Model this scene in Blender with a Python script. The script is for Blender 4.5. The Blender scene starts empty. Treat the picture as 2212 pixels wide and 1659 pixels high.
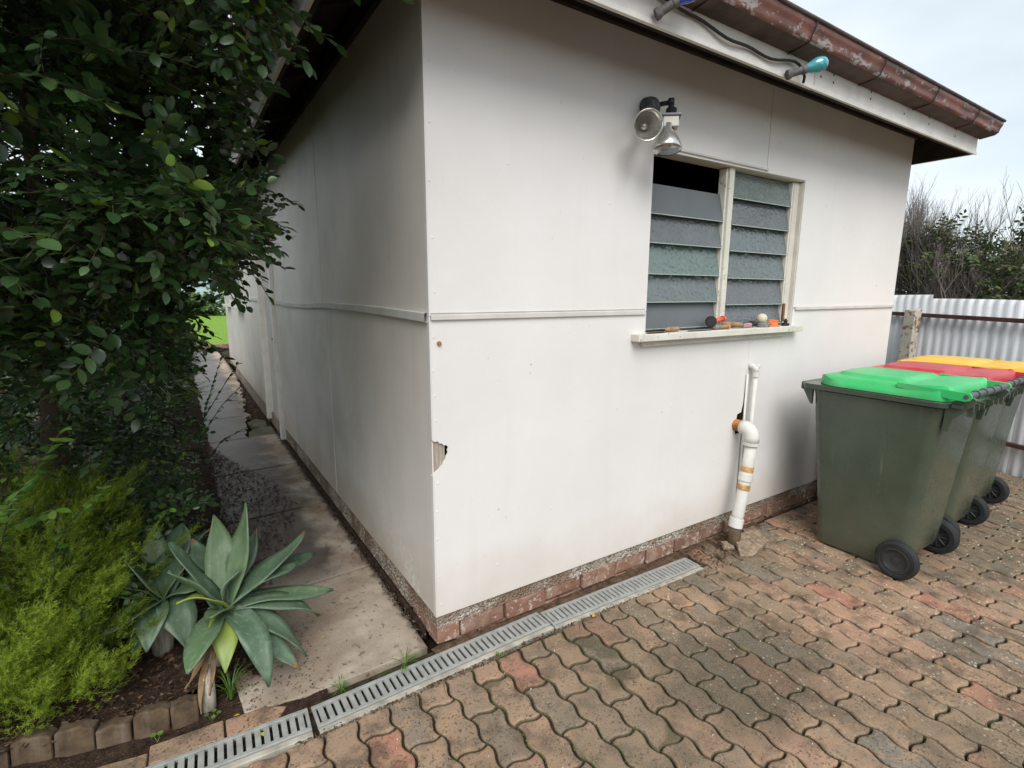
import bpy, math, random
import numpy as np
from mathutils import Vector, Matrix
R_ = random.Random(7)
NP = np.random.RandomState(11)
rad = math.radians
scene = bpy.context.scene

# ------------------------------------------------------------------ camera
cam_d = bpy.data.cameras.new('camera'); cam = bpy.data.objects.new('camera', cam_d)
scene.collection.objects.link(cam); scene.camera = cam
def _camera_matrix():
    f, cx, cy, C = 1112.3, 1106.0, 829.5, (-0.799, -1.823, 1.5)
    def d(x, y): return Vector((x-cx, -(y-cy), -f)).normalized()
    Y = d(380, 629); X = d(2863, 638); Z = X.cross(Y).normalized()
    m = (X+Y).normalized(); n = Z.cross(m)
    X = (m-n)/math.sqrt(2); Y = (m+n)/math.sqrt(2)
    M = Matrix((X, Y, Z)).to_4x4()
    M.translation = C
    return M
cam.matrix_world = _camera_matrix()
cam_d.sensor_width = 36; cam_d.lens = 36*1112.3/2212
cam_d.clip_start = 0.02; cam_d.clip_end = 600
CAMI = cam.matrix_world.inverted()
def in_view(p):
    q = CAMI @ Vector(p)
    if q.z > -.1: return None
    x = 1106+1112.3*q.x/-q.z; y = 829.5-1112.3*q.y/-q.z
    return (x, y, -q.z)

# ------------------------------------------------------------------ world, sun, exposure
world = bpy.data.worlds.new('World'); scene.world = world; world.use_nodes = True
wn = world.node_tree; wn.nodes.clear()
SUN_EL, SUN_AZ = rad(48), rad(207)          # azimuth from +Y clockwise: the light comes from behind the camera, a little from its left
wo = wn.nodes.new('ShaderNodeOutputWorld'); wb = wn.nodes.new('ShaderNodeBackground')
sky = wn.nodes.new('ShaderNodeTexSky'); sky.sky_type = 'NISHITA'; sky.sun_disc = False
sky.sun_elevation = SUN_EL; sky.sun_rotation = SUN_AZ
tc = wn.nodes.new('ShaderNodeTexCoord'); mp = wn.nodes.new('ShaderNodeMapping'); mp.inputs['Scale'].default_value = (1, 1, 3.2)
mp.inputs['Rotation'].default_value = (0.2, 0.1, 0.6)
cn = wn.nodes.new('ShaderNodeTexNoise'); cn.inputs['Scale'].default_value = 1.7; cn.inputs['Detail'].default_value = 5
cr = wn.nodes.new('ShaderNodeValToRGB')
cr.color_ramp.elements[0].position = .36; cr.color_ramp.elements[0].color = (3.5, 3.95, 4.2, 1)
cr.color_ramp.elements[1].position = .72; cr.color_ramp.elements[1].color = (5.3, 5.55, 5.65, 1)
cr2 = wn.nodes.new('ShaderNodeMix'); cr2.data_type = 'RGBA'; cr2.inputs[0].default_value = .88
wn.links.new(tc.outputs['Generated'], mp.inputs[0]); wn.links.new(mp.outputs[0], cn.inputs['Vector']); wn.links.new(cn.outputs['Fac'], cr.inputs[0])
wn.links.new(sky.outputs[0], cr2.inputs[6]); wn.links.new(cr.outputs[0], cr2.inputs[7]); wn.links.new(cr2.outputs[2], wb.inputs[0])
wb.inputs[1].default_value = 0.1
wn.links.new(wb.outputs[0], wo.inputs[0])
# colour ramps clamp nothing, but keep the values physical: cloud radiance is about 0.8 after the 0.1 strength

sd = bpy.data.lights.new('sun', 'SUN'); sd.energy = 1.5; sd.angle = rad(42); sd.color = (1, .972, .94)
sun = bpy.data.objects.new('sun', sd); scene.collection.objects.link(sun)
sdir = Vector((math.sin(SUN_AZ)*math.cos(SUN_EL), math.cos(SUN_AZ)*math.cos(SUN_EL), math.sin(SUN_EL)))
sun.rotation_euler = sdir.to_track_quat('Z', 'Y').to_euler()
sun.location = sdir*20
scene.view_settings.view_transform = 'Standard'; scene.view_settings.look = 'None'
scene.view_settings.exposure = 1.14; scene.view_settings.gamma = 1; scene.view_settings.use_curve_mapping = False
scene.render.engine = 'CYCLES'

# ------------------------------------------------------------------ node helpers
class NT:
    def __init__(s, name, rough=.8, spec=.3):
        s.m = bpy.data.materials.new(name); s.m.use_nodes = True; s.t = s.m.node_tree
        s.b = s.t.nodes['Principled BSDF']; s.b.inputs['Roughness'].default_value = rough
        s.b.inputs['Specular IOR Level'].default_value = spec
        g = s.t.nodes.new('ShaderNodeNewGeometry'); s.pos = g.outputs['Position']; s.geo = g
        c = s.t.nodes.new('ShaderNodeTexCoord'); s.objc = c.outputs['Object']
        s._oi = None
    def link(s, a, b): s.t.links.new(a, b)
    def setin(s, sock, v):
        if isinstance(v, bpy.types.NodeSocket): s.link(v, sock)
        else:
            if isinstance(v, tuple) and len(v) == 3 and sock.type == 'RGBA': v = v+(1,)
            sock.default_value = v
    def rnd(s):
        if not s._oi:
            s._oi = s.t.nodes.new('ShaderNodeObjectInfo')
        return s._oi.outputs['Random']
    def island(s): return s.geo.outputs['Random Per Island']
    def rnd2(s): return s.math('FRACT', s.math('ADD', s.rnd(), s.island()))
    def math(s, op, a, b=0.0, clamp=False):
        n = s.t.nodes.new('ShaderNodeMath'); n.operation = op; n.use_clamp = clamp
        s.setin(n.inputs[0], a); s.setin(n.inputs[1], b); return n.outputs[0]
    def vadd(s, a, b):
        n = s.t.nodes.new('ShaderNodeVectorMath'); n.operation = 'ADD'; s.setin(n.inputs[0], a); s.setin(n.inputs[1], b); return n.outputs[0]
    def mapping(s, v, scale=(1, 1, 1), rot=(0, 0, 0)):
        n = s.t.nodes.new('ShaderNodeMapping'); s.link(v, n.inputs[0]); n.inputs['Scale'].default_value = scale; n.inputs['Rotation'].default_value = rot
        return n.outputs[0]
    def noise(s, scale, detail=3, v=None, rough=.55, dist=0.0):
        n = s.t.nodes.new('ShaderNodeTexNoise'); n.inputs['Scale'].default_value = scale; n.inputs['Detail'].default_value = detail
        n.inputs['Roughness'].default_value = rough; n.inputs['Distortion'].default_value = dist
        s.link(v or s.pos, n.inputs['Vector']); return n.outputs['Fac']
    def voro(s, scale, v=None, feat='F1', out='Distance', rnd=1.0):
        n = s.t.nodes.new('ShaderNodeTexVoronoi'); n.feature = feat; n.inputs['Scale'].default_value = scale; n.inputs['Randomness'].default_value = rnd
        s.link(v or s.pos, n.inputs['Vector']); return n.outputs[out]
    def xyz(s, v=None):
        n = s.t.nodes.new('ShaderNodeSeparateXYZ'); s.link(v or s.pos, n.inputs[0]); return n.outputs
    def ramp(s, f, els, interp='LINEAR'):
        n = s.t.nodes.new('ShaderNodeValToRGB'); r = n.color_ramp; r.interpolation = interp
        els = sorted(els, key=lambda e: e[0])
        while len(r.elements) < len(els): r.elements.new(.5)
        for e, (p, c) in zip(r.elements, els):
            e.position = p; e.color = (c, c, c, 1) if isinstance(c, (int, float)) else tuple(c)+(1,)
        s.link(f, n.inputs[0]); return n.outputs[0]
    def mix(s, f, a, b, mode='MIX'):
        n = s.t.nodes.new('ShaderNodeMix'); n.data_type = 'RGBA'; n.blend_type = mode
        s.setin(n.inputs[0], f); s.setin(n.inputs[6], a); s.setin(n.inputs[7], b); return n.outputs[2]
    def step(s, f, a, b): return s.ramp(f, [(a, 0.0), (b, 1.0)] if a < b else [(b, 1.0), (a, 0.0)])
    def bump(s, h, strength=.3, dist=.002):
        n = s.t.nodes.new('ShaderNodeBump'); n.inputs['Strength'].default_value = strength; n.inputs['Distance'].default_value = dist
        s.link(h, n.inputs['Height']); s.link(n.outputs[0], s.b.inputs['Normal'])
    def col(s, c): s.setin(s.b.inputs['Base Color'], c); return s
    def rough(s, v): s.setin(s.b.inputs['Roughness'], v); return s

def simple(name, c, rough=.7, spec=.3, var=.25, scale=40, metal=0.0, bump=0.15, obj=True):
    n = NT(name, rough, spec); v = n.objc if obj else n.pos
    a = tuple(x*(1-var) for x in c); b = tuple(min(1, x*(1+var*.6)) for x in c)
    f = n.noise(scale, 4, v)
    n.col(n.ramp(f, [(.3, a), (.7, b)]))
    n.b.inputs['Metallic'].default_value = metal
    if bump: n.bump(n.noise(scale*4, 3, v), bump, .001)
    return n.m

# ------------------------------------------------------------------ mesh helpers
class MB:
    def __init__(s): s.v = []; s.f = []; s.mi = []
    def add(s, vs, fs, mi=0):
        o = len(s.v); s.v += [tuple(v) for v in vs]; s.f += [tuple(o+i for i in f) for f in fs]; s.mi += [mi]*len(fs); return s
    def box(s, x0, x1, y0, y1, z0, z1, M=None, mi=0):
        vs = [Vector(p) for p in ((x0,y0,z0),(x1,y0,z0),(x1,y1,z0),(x0,y1,z0),(x0,y0,z1),(x1,y0,z1),(x1,y1,z1),(x0,y1,z1))]
        if M: vs = [M @ v for v in vs]
        return s.add(vs, [(0,3,2,1),(4,5,6,7),(0,1,5,4),(1,2,6,5),(2,3,7,6),(3,0,4,7)], mi)
    def prism(s, poly, axis, t0, t1, mi=0):
        n = len(poly)
        def P(a, b, t): return {'y': (a, t, b), 'x': (t, a, b), 'z': (a, b, t)}[axis]
        vs = [P(a, b, t0) for a, b in poly]+[P(a, b, t1) for a, b in poly]
        fs = [tuple(range(n)), tuple(range(2*n-1, n-1, -1))]+[(i, i+n, (i+1) % n+n, (i+1) % n) for i in range(n)]
        return s.add(vs, fs, mi)
    def tube(s, pts, r, n=8, cap=True, mi=0):
        pts = [Vector(p) for p in pts]; rs = r if isinstance(r, (list, tuple)) else [r]*len(pts)
        vs = []; up = None
        for i, p in enumerate(pts):
            t = (pts[min(i+1, len(pts)-1)]-pts[max(i-1, 0)]).normalized()
            if up is None: up = Vector((0, 0, 1)) if abs(t.z) < .9 else Vector((1, 0, 0))
            a = t.cross(up).normalized(); b = a.cross(t).normalized(); up = b
            for k in range(n):
                q = 2*math.pi*k/n; vs.append(p+(a*math.cos(q)+b*math.sin(q))*rs[i])
        fs = []
        for i in range(len(pts)-1):
            for k in range(n):
                k2 = (k+1) % n; fs.append((i*n+k, i*n+k2, (i+1)*n+k2, (i+1)*n+k))
        if cap: fs += [tuple(range(n-1, -1, -1)), tuple(range((len(pts)-1)*n, len(pts)*n))]
        return s.add(vs, fs, mi)
    def lathe(s, prof, c=(0, 0, 0), axis=(0, 0, 1), n=24, mi=0):
        ax = Vector(axis).normalized(); up = Vector((0, 0, 1)) if abs(ax.z) < .9 else Vector((1, 0, 0))
        a = ax.cross(up).normalized(); b = ax.cross(a).normalized(); c = Vector(c)
        vs = []; 
        for r, h in prof:
            for k in range(n):
                q = 2*math.pi*k/n; vs.append(c+ax*h+(a*math.cos(q)+b*math.sin(q))*max(r, 1e-5))
        fs = []
        for i in range(len(prof)-1):
            for k in range(n):
                k2 = (k+1) % n; fs.append((i*n+k, (i+1)*n+k, (i+1)*n+k2, i*n+k2))
        return s.add(vs, fs, mi)
    def mesh(s, name, mats, smooth=False):
        me = bpy.data.meshes.new(name); me.from_pydata(s.v, [], s.f)
        for m in (mats if isinstance(mats, (list, tuple)) else [mats]): me.materials.append(m)
        if len(set(s.mi)) > 1: me.polygons.foreach_set('material_index', s.mi)
        if smooth: me.polygons.foreach_set('use_smooth', [True]*len(s.f))
        me.update(); return me

col = scene.collection
def link(name, data, parent=None, loc=(0, 0, 0), rot=None):
    o = bpy.data.objects.new(name, data); col.objects.link(o)
    if parent is not None:
        o.parent = parent
    o.location = loc
    if rot: o.rotation_euler = rot
    return o
def tag(o, label=None, cat=None, group=None, kind=None):
    if label: o['label'] = label
    if cat: o['category'] = cat
    if group: o['group'] = group
    if kind: o['kind'] = kind
    return o
def thing(name, label, cat, loc=(0, 0, 0), rz=0, group=None):
    o = link(name, None, loc=loc); o.empty_display_size = .1; o.rotation_euler.z = rz
    return tag(o, label, cat, group)
def wpart(name, mb, mat, parent, smooth=False, bevel=0, label=None, auto=None):
    """a part whose vertices are in world coordinates; parent has no rotation"""
    vs = [Vector(v) for v in mb.v]; c = sum(vs, Vector())/len(vs)
    pw = Vector((0, 0, 0)); p = parent
    while p is not None: pw += p.location; p = p.parent
    mb.v = [tuple(v-c) for v in vs]
    o = link(name, mb.mesh(name, mat, smooth), parent, c-pw)
    if label: o['label'] = label
    if bevel: bev(o, bevel)
    if auto: smooth_angle(o, auto)
    return o
def bev(o, w, seg=2, ang=35):
    m = o.modifiers.new('bevel', 'BEVEL'); m.width = w; m.segments = seg; m.limit_method = 'ANGLE'; m.angle_limit = rad(ang)
    return o
def smooth_angle(o, ang=40):
    o.data.polygons.foreach_set('use_smooth', [True]*len(o.data.polygons))
    try: o.data.set_sharp_from_angle(angle=rad(ang))
    except Exception: pass
def wobble(mb, amp, freq=6.0, seed=0.0):
    """uneven edges: move every vertex a little by a smooth pseudo-noise"""
    mb.v = [(x+amp*math.sin(y*freq*5.1+z*freq*3+seed), y+amp*math.sin(x*freq*4.3+z*freq*2.2+seed*2), z+amp*math.sin(x*freq*3.7+y*freq*4.1+seed*3)) for x, y, z in mb.v]
    return mb

# ------------------------------------------------------------------ materials
def wall_paint(name, left=False):
    n = NT(name, .55, .35); x, y, z = n.xyz()[:3]
    base = n.ramp(n.noise(1.4, 4), [(.3, (.67, .645, .62)), (.7, (.735, .715, .695))])
    if left: base = n.ramp(n.noise(1.6, 4), [(.3, (.63, .59, .535)), (.7, (.73, .69, .635))])
    # vertical run marks
    streak = n.noise(1, 4, n.mapping(n.pos, (9, 9, .7)))
    base = n.mix(n.math('MULTIPLY', n.step(streak, .56, .80), .12 if not left else .25), base, (.50, .46, .40))
    # splash dirt close to the ground, uneven upper edge
    zz = n.math('ADD', z, n.math('MULTIPLY', n.math('SUBTRACT', n.noise(5, 4), .5), .35))
    d = n.ramp(zz, [(.10, 1.0), (.42, 0.0)])
    base = n.mix(n.math('MULTIPLY', d, .36 if not left else .6), base, (.44, .34, .23))
    # grime in specks
    sp = n.step(n.noise(95, 2), .70, .74)
    base = n.mix(n.math('MULTIPLY', sp, .35), base, (.36, .33, .29))
    bl = n.math('MULTIPLY', n.step(n.voro(7), .055, .03), n.step(n.noise(2.1, 2), .5, .6))
    base = n.mix(n.math('MULTIPLY', bl, .8), base, (.42, .34, .26))
    chip = n.math('MULTIPLY', n.step(n.noise(24, 5, None, .72), .655, .67), n.step(n.noise(1.9, 3), .50, .58))
    base = n.mix(n.math('MULTIPLY', chip, .75), base, (.52, .44, .35))
    if left:
        # flaked paint: chalky patches along a diagonal band, with ragged outlines
        band = n.math('ABSOLUTE', n.math('SUBTRACT', n.math('ADD', z, n.math('MULTIPLY', y, -.62)), .10))
        inb = n.step(band, .26, .10)
        fl = n.step(n.noise(34, 5, None, .65), .50, .53)
        big = n.step(n.noise(6, 3), .44, .56)
        base = n.mix(n.math('MULTIPLY', n.math('MULTIPLY', inb, fl), n.math('MULTIPLY', big, .85)), base, (.72, .70, .65))
        mould = n.math('MULTIPLY', n.step(n.noise(2.2, 5), .46, .7), n.step(y, .8, 3.5))
        base = n.mix(n.math('MULTIPLY', mould, .22), base, (.20, .20, .16))
    n.col(base)
    h = n.math('ADD', n.math('ADD', n.noise(150, 3), n.noise(1, 3, n.mapping(n.pos, (260, 260, 18)))), n.math('ADD', n.math('MULTIPLY', chip, -2.5), n.math('MULTIPLY', n.noise(5, 3), 5.0)))
    n.bump(h, .35, .0016)
    return n.m
M_front = wall_paint('painted_fibro_front'); M_left = wall_paint('painted_fibro_side', True)

def old_paint(name, c, under=(.20, .17, .14), amt=.62, scale=30):
    n = NT(name, .6, .3); v = n.pos
    f = n.noise(scale, 5, v, .7); big = n.noise(scale*.18, 3, v)
    m = n.step(n.math('ADD', f, n.math('MULTIPLY', big, .35)), amt+.14, amt+.18)
    base = n.ramp(n.noise(9, 4, v), [(.3, tuple(x*.82 for x in c)), (.7, c)])
    n.col(n.mix(m, base, under)); n.bump(n.math('ADD', n.math('MULTIPLY', m, -2.0), n.noise(60, 3, v)), .5, .0015)
    return n.m
M_trim = old_paint('cream_trim_paint', (.66, .62, .55), (.35, .30, .25), .72)
M_trimflake = old_paint('flaking_cream_paint', (.68, .66, .58), (.34, .30, .25), .66, 34)
M_strip = old_paint('cover_strip_paint', (.62, .59, .55), (.32, .22, .17), .74, 40)
M_stripL = old_paint('side_strip_paint', (.60, .59, .55), (.30, .22, .17), .72, 40)
M_fascia = old_paint('white_fascia_paint', (.78, .75, .70), (.42, .36, .30), .80, 18)
M_dark = simple('dark_timber', (.035, .028, .023), .8, .2, .4, 14, obj=False)
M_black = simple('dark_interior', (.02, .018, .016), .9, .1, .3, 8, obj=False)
M_rawwood = NT('weathered_timber', .8)
_n = M_rawwood; _n.col(_n.ramp(_n.noise(1, 5, _n.mapping(_n.pos, (60, 60, 5))), [(.3, (.22, .18, .14)), (.7, (.50, .45, .38))])); _n.bump(_n.noise(1, 4, _n.mapping(_n.pos, (120, 120, 8))), .6, .002); M_rawwood = _n.m

def brick_mat():
    n = NT('red_brick', .85, .2)
    v = n.objc
    base = n.ramp(n.rnd(), [(0, (.20, .10, .07)), (.5, (.27, .145, .10)), (1, (.18, .095, .07))])
    base = n.mix(n.step(n.noise(14, 4), .45, .7), base, (.30, .20, .15))
    lime = n.math('MULTIPLY', n.step(n.noise(38, 5, None, .7), .56, .62), .7)
    base = n.mix(lime, base, (.52, .47, .40))
    n.col(base); n.bump(n.math('ADD', n.noise(150, 3), n.math('MULTIPLY', n.noise(26, 4), 3.0)), .7, .003); return n.m
M_brick = brick_mat()
def mortar_mat():
    n = NT('rubble_mortar', .95, .15)
    v = n.voro(85); base = n.ramp(n.voro(85, out='Color'), [(.1, (.20, .16, .12)), (.5, (.38, .33, .27)), (.9, (.56, .52, .46))])
    base = n.mix(n.step(n.noise(5, 3), .42, .62), base, (.24, .17, .12))
    n.col(base); n.bump(n.math('ADD', n.math('MULTIPLY', v, -2.0), n.noise(60, 3)), 1.0, .006); return n.m
M_mortar = mortar_mat()

def concrete(name, c1, c2, damp=True):
    n = NT(name, .85, .3); x, y, z = n.xyz()[:3]
    base = n.ramp(n.noise(3.2, 5), [(.3, c1), (.68, c2)])
    base = n.mix(n.math('MULTIPLY', n.step(n.noise(1.9, 5, None, .62), .45, .60), .62), base, (.16, .11, .07))
    base = n.mix(n.math('MULTIPLY', n.step(n.noise(30, 4, None, .65), .60, .65), .75), base, (.10, .07, .048))
    base = n.mix(n.math('MULTIPLY', n.step(n.noise(220, 2), .60, .68), .5), base, (.50, .46, .40))
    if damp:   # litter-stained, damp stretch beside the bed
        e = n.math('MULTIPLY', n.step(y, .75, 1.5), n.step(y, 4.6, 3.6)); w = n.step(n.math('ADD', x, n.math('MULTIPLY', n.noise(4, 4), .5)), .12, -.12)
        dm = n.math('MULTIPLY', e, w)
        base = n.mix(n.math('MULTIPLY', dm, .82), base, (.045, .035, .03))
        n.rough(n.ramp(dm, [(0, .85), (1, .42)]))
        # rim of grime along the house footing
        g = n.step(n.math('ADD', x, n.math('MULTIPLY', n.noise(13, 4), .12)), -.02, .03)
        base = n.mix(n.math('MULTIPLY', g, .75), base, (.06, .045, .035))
    n.col(base); n.bump(n.math('ADD', n.noise(120, 4), n.math('MULTIPLY', n.noise(16, 3), 3.0)), .5, .003); return n.m
M_path = concrete('path_concrete', (.27, .205, .15), (.50, .43, .35))
M_kerbc = concrete('kerb_concrete', (.22, .17, .13), (.36, .30, .24), False)

def soil_mat(name, c=(.035, .022, .015), green=0.0):
    n = NT(name, .95, .15)
    base = n.ramp(n.noise(30, 5), [(.3, tuple(x*.45 for x in c)), (.7, tuple(x*1.9 for x in c))])
    base = n.mix(n.math('MULTIPLY', n.step(n.noise(170, 2), .62, .68), .6), base, (.22, .13, .08))
    if green: base = n.mix(n.math('MULTIPLY', n.step(n.noise(2.6, 4), .50, .62), green), base, (.055, .085, .02))
    n.col(base); n.bump(n.math('ADD', n.noise(70, 4), n.noise(240, 3)), 1.0, .008); return n.m
M_soil = soil_mat('garden_soil'); M_soil2 = soil_mat('footing_earth', (.10, .065, .042)); M_joint = soil_mat('joint_soil', (.045, .034, .024), .8)
def lawn_mat():
    n = NT('lawn_grass', .9, .1)
    base = n.ramp(n.noise(1, 5, n.mapping(n.pos, (18, 5, 5))), [(.3, (.10, .19, .025)), (.7, (.26, .42, .06))])
    base = n.mix(n.math('MULTIPLY', n.step(n.noise(.9, 3), .4, .7), .5), base, (.17, .27, .05))
    n.col(base); n.bump(n.noise(40, 5), 1.0, .03); return n.m
M_lawn = lawn_mat()

def paver_mat():
    n = NT('clay_paver', .82, .3); v = n.vadd(n.pos, n.math('MULTIPLY', n.rnd2(), 37.0))
    r = n.rnd2()
    x, y, z = n.xyz()[:3]
    base = n.ramp(r, [(0, (.355, .22, .145)), (.16, (.31, .21, .14)), (.34, (.29, .20, .135)), (.50, (.215, .165, .12)), (.60, (.34, .205, .14)), (.74, (.185, .16, .13)), (.83, (.36, .165, .115)), (.91, (.26, .185, .13)), (1, (.38, .235, .145))], 'CONSTANT')
    # fired patches
    base = n.mix(n.math('MULTIPLY', n.step(n.noise(7, 4, n.pos), .47, .62), .75), base, (.085, .06, .04))
    base = n.mix(n.math('MULTIPLY', n.step(n.noise(15, 3, n.vadd(v, (9., 3., 1.))), .52, .66), .6), base, (.38, .235, .135))
    # grey algae film, in wide patches over several pavers
    film = n.step(n.noise(1.15, 4, n.vadd(n.pos, (4.3, 2.2, 0.))), .43, .60)
    base = n.mix(n.math('MULTIPLY', film, .62), base, (.135, .108, .07))
    dx = n.math('MULTIPLY', n.math('SUBTRACT', x, 1.0), 1.15); dy = n.math('MULTIPLY', n.math('ADD', y, .78), 2.0)
    dd = n.math('SQRT', n.math('ADD', n.math('MULTIPLY', dx, dx), n.math('MULTIPLY', dy, dy)))
    damp = n.step(n.math('ADD', dd, n.math('MULTIPLY', n.noise(4.5, 4), .7)), 1.15, .70)
    base = n.mix(n.math('MULTIPLY', damp, .70), base, (.075, .062, .04))
    # dark pits
    pit = n.math('MULTIPLY', n.math('MULTIPLY', n.step(n.noise(105, 3, v, .6), .585, .63), n.step(n.noise(9, 2, v), .35, .55)), .8)
    base = n.mix(pit, base, (.055, .038, .028))
    fine = n.noise(330, 2, v); base = n.mix(n.math('MULTIPLY', n.step(fine, .56, .64), .4), base, (.46, .36, .26))
    # white aggregate chips, denser towards the fence
    dens = n.ramp(n.math('ADD', n.math('MULTIPLY', x, .16), n.math('MULTIPLY', n.noise(1.3, 2), .9)), [(.55, 0.0), (1.0, 1.0)])
    ch = n.math('MULTIPLY', n.math('MULTIPLY', n.step(n.voro(52, v), .27, .20), n.step(n.noise(16, 2, v), .49, .55)), dens)
    base = n.mix(n.math('MULTIPLY', ch, .85), base, (.70, .64, .50))
    # moss at the rim
    base = n.mix(n.math('MULTIPLY', n.step(n.math('ADD', n.math('MULTIPLY', z, -60.0), n.noise(2.3, 3)), .95, 1.3), .6), base, (.05, .05, .02))
    n.col(base); n.rough(n.ramp(n.noise(6, 3), [(.3, .62), (.7, .9)]))
    n.bump(n.math('ADD', n.math('MULTIPLY', pit, -1.6), n.math('ADD', n.noise(200, 3), n.math('MULTIPLY', n.noise(20, 3), 2.5))), .6, .0028)
    return n.m
M_paver = paver_mat()
M_edger = NT('edging_block_stone', .9, .2)
_n = M_edger; _n.col(_n.mix(_n.math('MULTIPLY', _n.step(_n.noise(1, 4, _n.mapping(_n.pos, (22, 22, 4))), .5, .72), .65), _n.ramp(_n.noise(16, 4), [(.3, (.045, .03, .02)), (.7, (.125, .085, .052))]), (.19, .15, .11))); _n.bump(_n.noise(70, 4), .8, .004); M_edger = _n.m

def leaf_mat(name, cols, rough=.35, trans=.25, spec=.5, young=None, vein=0):
    n = NT(name, rough, spec); r = n.rnd2()
    n.col(n.ramp(r, cols))
    if young:
        n.col(n.mix(n.step(r, young[0], young[0]+.02), n.ramp(n.math('FRACT', n.math('MULTIPLY', r, 7.3)), cols), young[1]))
    if trans:
        tr = n.t.nodes.new('ShaderNodeBsdfTranslucent'); n.link(n.b.inputs['Base Color'].links[0].from_socket, tr.inputs[0])
        mx = n.t.nodes.new('ShaderNodeMixShader'); mx.inputs[0].default_value = trans
        n.link(n.b.outputs[0], mx.inputs[1]); n.link(tr.outputs[0], mx.inputs[2])
        n.link(mx.outputs[0], n.t.nodes['Material Output'].inputs[0])
    return n.m
M_leaf = leaf_mat('dark_glossy_leaf', [(0, (.024, .056, .018)), (.5, (.038, .082, .026)), (1, (.062, .115, .034))], .30, .18, .6, (.935, (.16, .26, .035)))
M_leaf2 = leaf_mat('light_green_leaf', [(0, (.06, .14, .025)), (.6, (.11, .22, .035)), (1, (.16, .27, .04))], .4, .3)
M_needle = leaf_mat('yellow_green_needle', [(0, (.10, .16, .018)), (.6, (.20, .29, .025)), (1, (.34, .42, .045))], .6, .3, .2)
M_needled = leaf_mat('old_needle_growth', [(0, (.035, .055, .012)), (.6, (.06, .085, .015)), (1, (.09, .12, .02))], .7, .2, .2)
M_dull = leaf_mat('dull_olive_leaf', [(0, (.04, .065, .025)), (.6, (.07, .11, .04)), (1, (.14, .15, .06))], .6, .2, .2)
M_feather = leaf_mat('feathery_green', [(0, (.05, .10, .03)), (1, (.12, .19, .06))], .6, .25, .2)
M_bark = simple('bark', (.075, .055, .04), .9, .15, .4, 30)
M_twig = simple('bare_twig', (.20, .165, .15), .9, .15, .3, 30)
M_twigY = simple('ochre_twig', (.26, .20, .12), .9, .15, .3, 30)
def agave_mat(name, a, b, c):
    n = NT(name, .42, .4); x, y, z = n.xyz(n.objc)[:3]
    base = n.ramp(n.rnd(), [(0, a), (.5, b), (1, c)])
    base = n.mix(n.math('MULTIPLY', n.step(n.noise(14, 3), .4, .7), .35), base, tuple(v*.6 for v in a))
    base = n.mix(n.math('MULTIPLY', n.step(n.noise(60, 4, None, .7), .63, .68), .7), base, (.20, .20, .13)); base = n.mix(n.math('MULTIPLY', n.step(n.noise(5, 4), .45, .7), .35), base, (.22, .29, .235)); st = n.noise(1, 3, n.mapping(n.pos, (55, 55, 9))); base = n.mix(n.math('MULTIPLY', n.step(st, .5, .7), .2), base, (.30, .38, .28))
    n.col(base); n.bump(n.noise(50, 2), .12, .002); return n.m
M_agave = agave_mat('agave_leaf', (.068, .118, .068), (.088, .145, .082), (.115, .18, .075))
M_agaveY = agave_mat('agave_yellow_leaf', (.22, .30, .05), (.27, .34, .06), (.25, .30, .05))
M_drygrass = simple('dry_leaf', (.23, .15, .08), .8, .2, .4, 30)

def iron_mat():
    n = NT('galvanised_iron', .48, .5); n.b.inputs['Metallic'].default_value = .2
    base = n.ramp(n.noise(1, 4, n.mapping(n.pos, (6, 6, 1.1))), [(.3, (.58, .59, .60)), (.7, (.76, .77, .78))])
    base = n.mix(n.math('MULTIPLY', n.step(n.noise(20, 4), .62, .75), .35), base, (.36, .36, .35))
    n.col(base); n.bump(n.noise(9, 3), .1, .004); return n.m
M_iron = iron_mat()
M_rail = simple('red_oxide_rail', (.075, .035, .028), .75, .3, .4, 12, obj=False)
M_post = old_paint('peeling_post_paint', (.52, .48, .40), (.20, .11, .065), .54, 26)
def gutter_mat():
    n = NT('rusty_gutter_paint', .42, .5); v = n.pos
    base = n.ramp(n.noise(7, 5), [(.3, (.15, .055, .04)), (.7, (.27, .10, .07))])
    gr = n.step(n.noise(1, 5, n.mapping(n.pos, (9, 16, 22)), .7), .56, .585)
    base = n.mix(n.step(n.noise(1, 4, n.mapping(n.pos, (5, 30, 40))), .45, .65), base, (.085, .045, .035))
    base = n.mix(n.math('MULTIPLY', gr, .85), base, (.37, .36, .35))
    base = n.mix(n.math('MULTIPLY', n.step(n.noise(30, 4), .6, .7), .6), base, (.10, .055, .04))
    n.col(base); n.bump(n.math('ADD', gr, n.noise(40, 4)), .4, .0015); return n.m
M_gutter = gutter_mat(); M_gutterU = simple('gutter_underside', (.105, .075, .065), .7, .3, .45, 9, obj=False)
M_strap = simple('gutter_strap', (.05, .035, .032), .7, .3, .3, 20)
def roof_mat():
    n = NT('corrugated_roof', .6, .4); base = n.ramp(n.noise(4, 4), [(.3, (.16, .07, .05)), (.7, (.28, .12, .09))]); n.col(base); return n.m
M_roof = roof_mat()
M_pvc = old_paint('white_pvc', (.66, .65, .60), (.46, .25, .10), .78, 22)
M_rust = simple('rusty_pipe', (.36, .15, .045), .8, .25, .5, 22, obj=False)
M_rustring = simple('glue_stained_ring', (.50, .30, .13), .7, .25, .5, 30, obj=False)
M_grate = simple('grate_grey_plastic', (.30, .305, .285), .5, .4, .22, 30, obj=False)
M_drain = simple('drain_channel', (.38, .35, .29), .75, .3, .35, 16, obj=False)
M_sludge = simple('drain_dark', (.025, .02, .015), .9, .2, .4, 40, obj=False)
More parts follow.
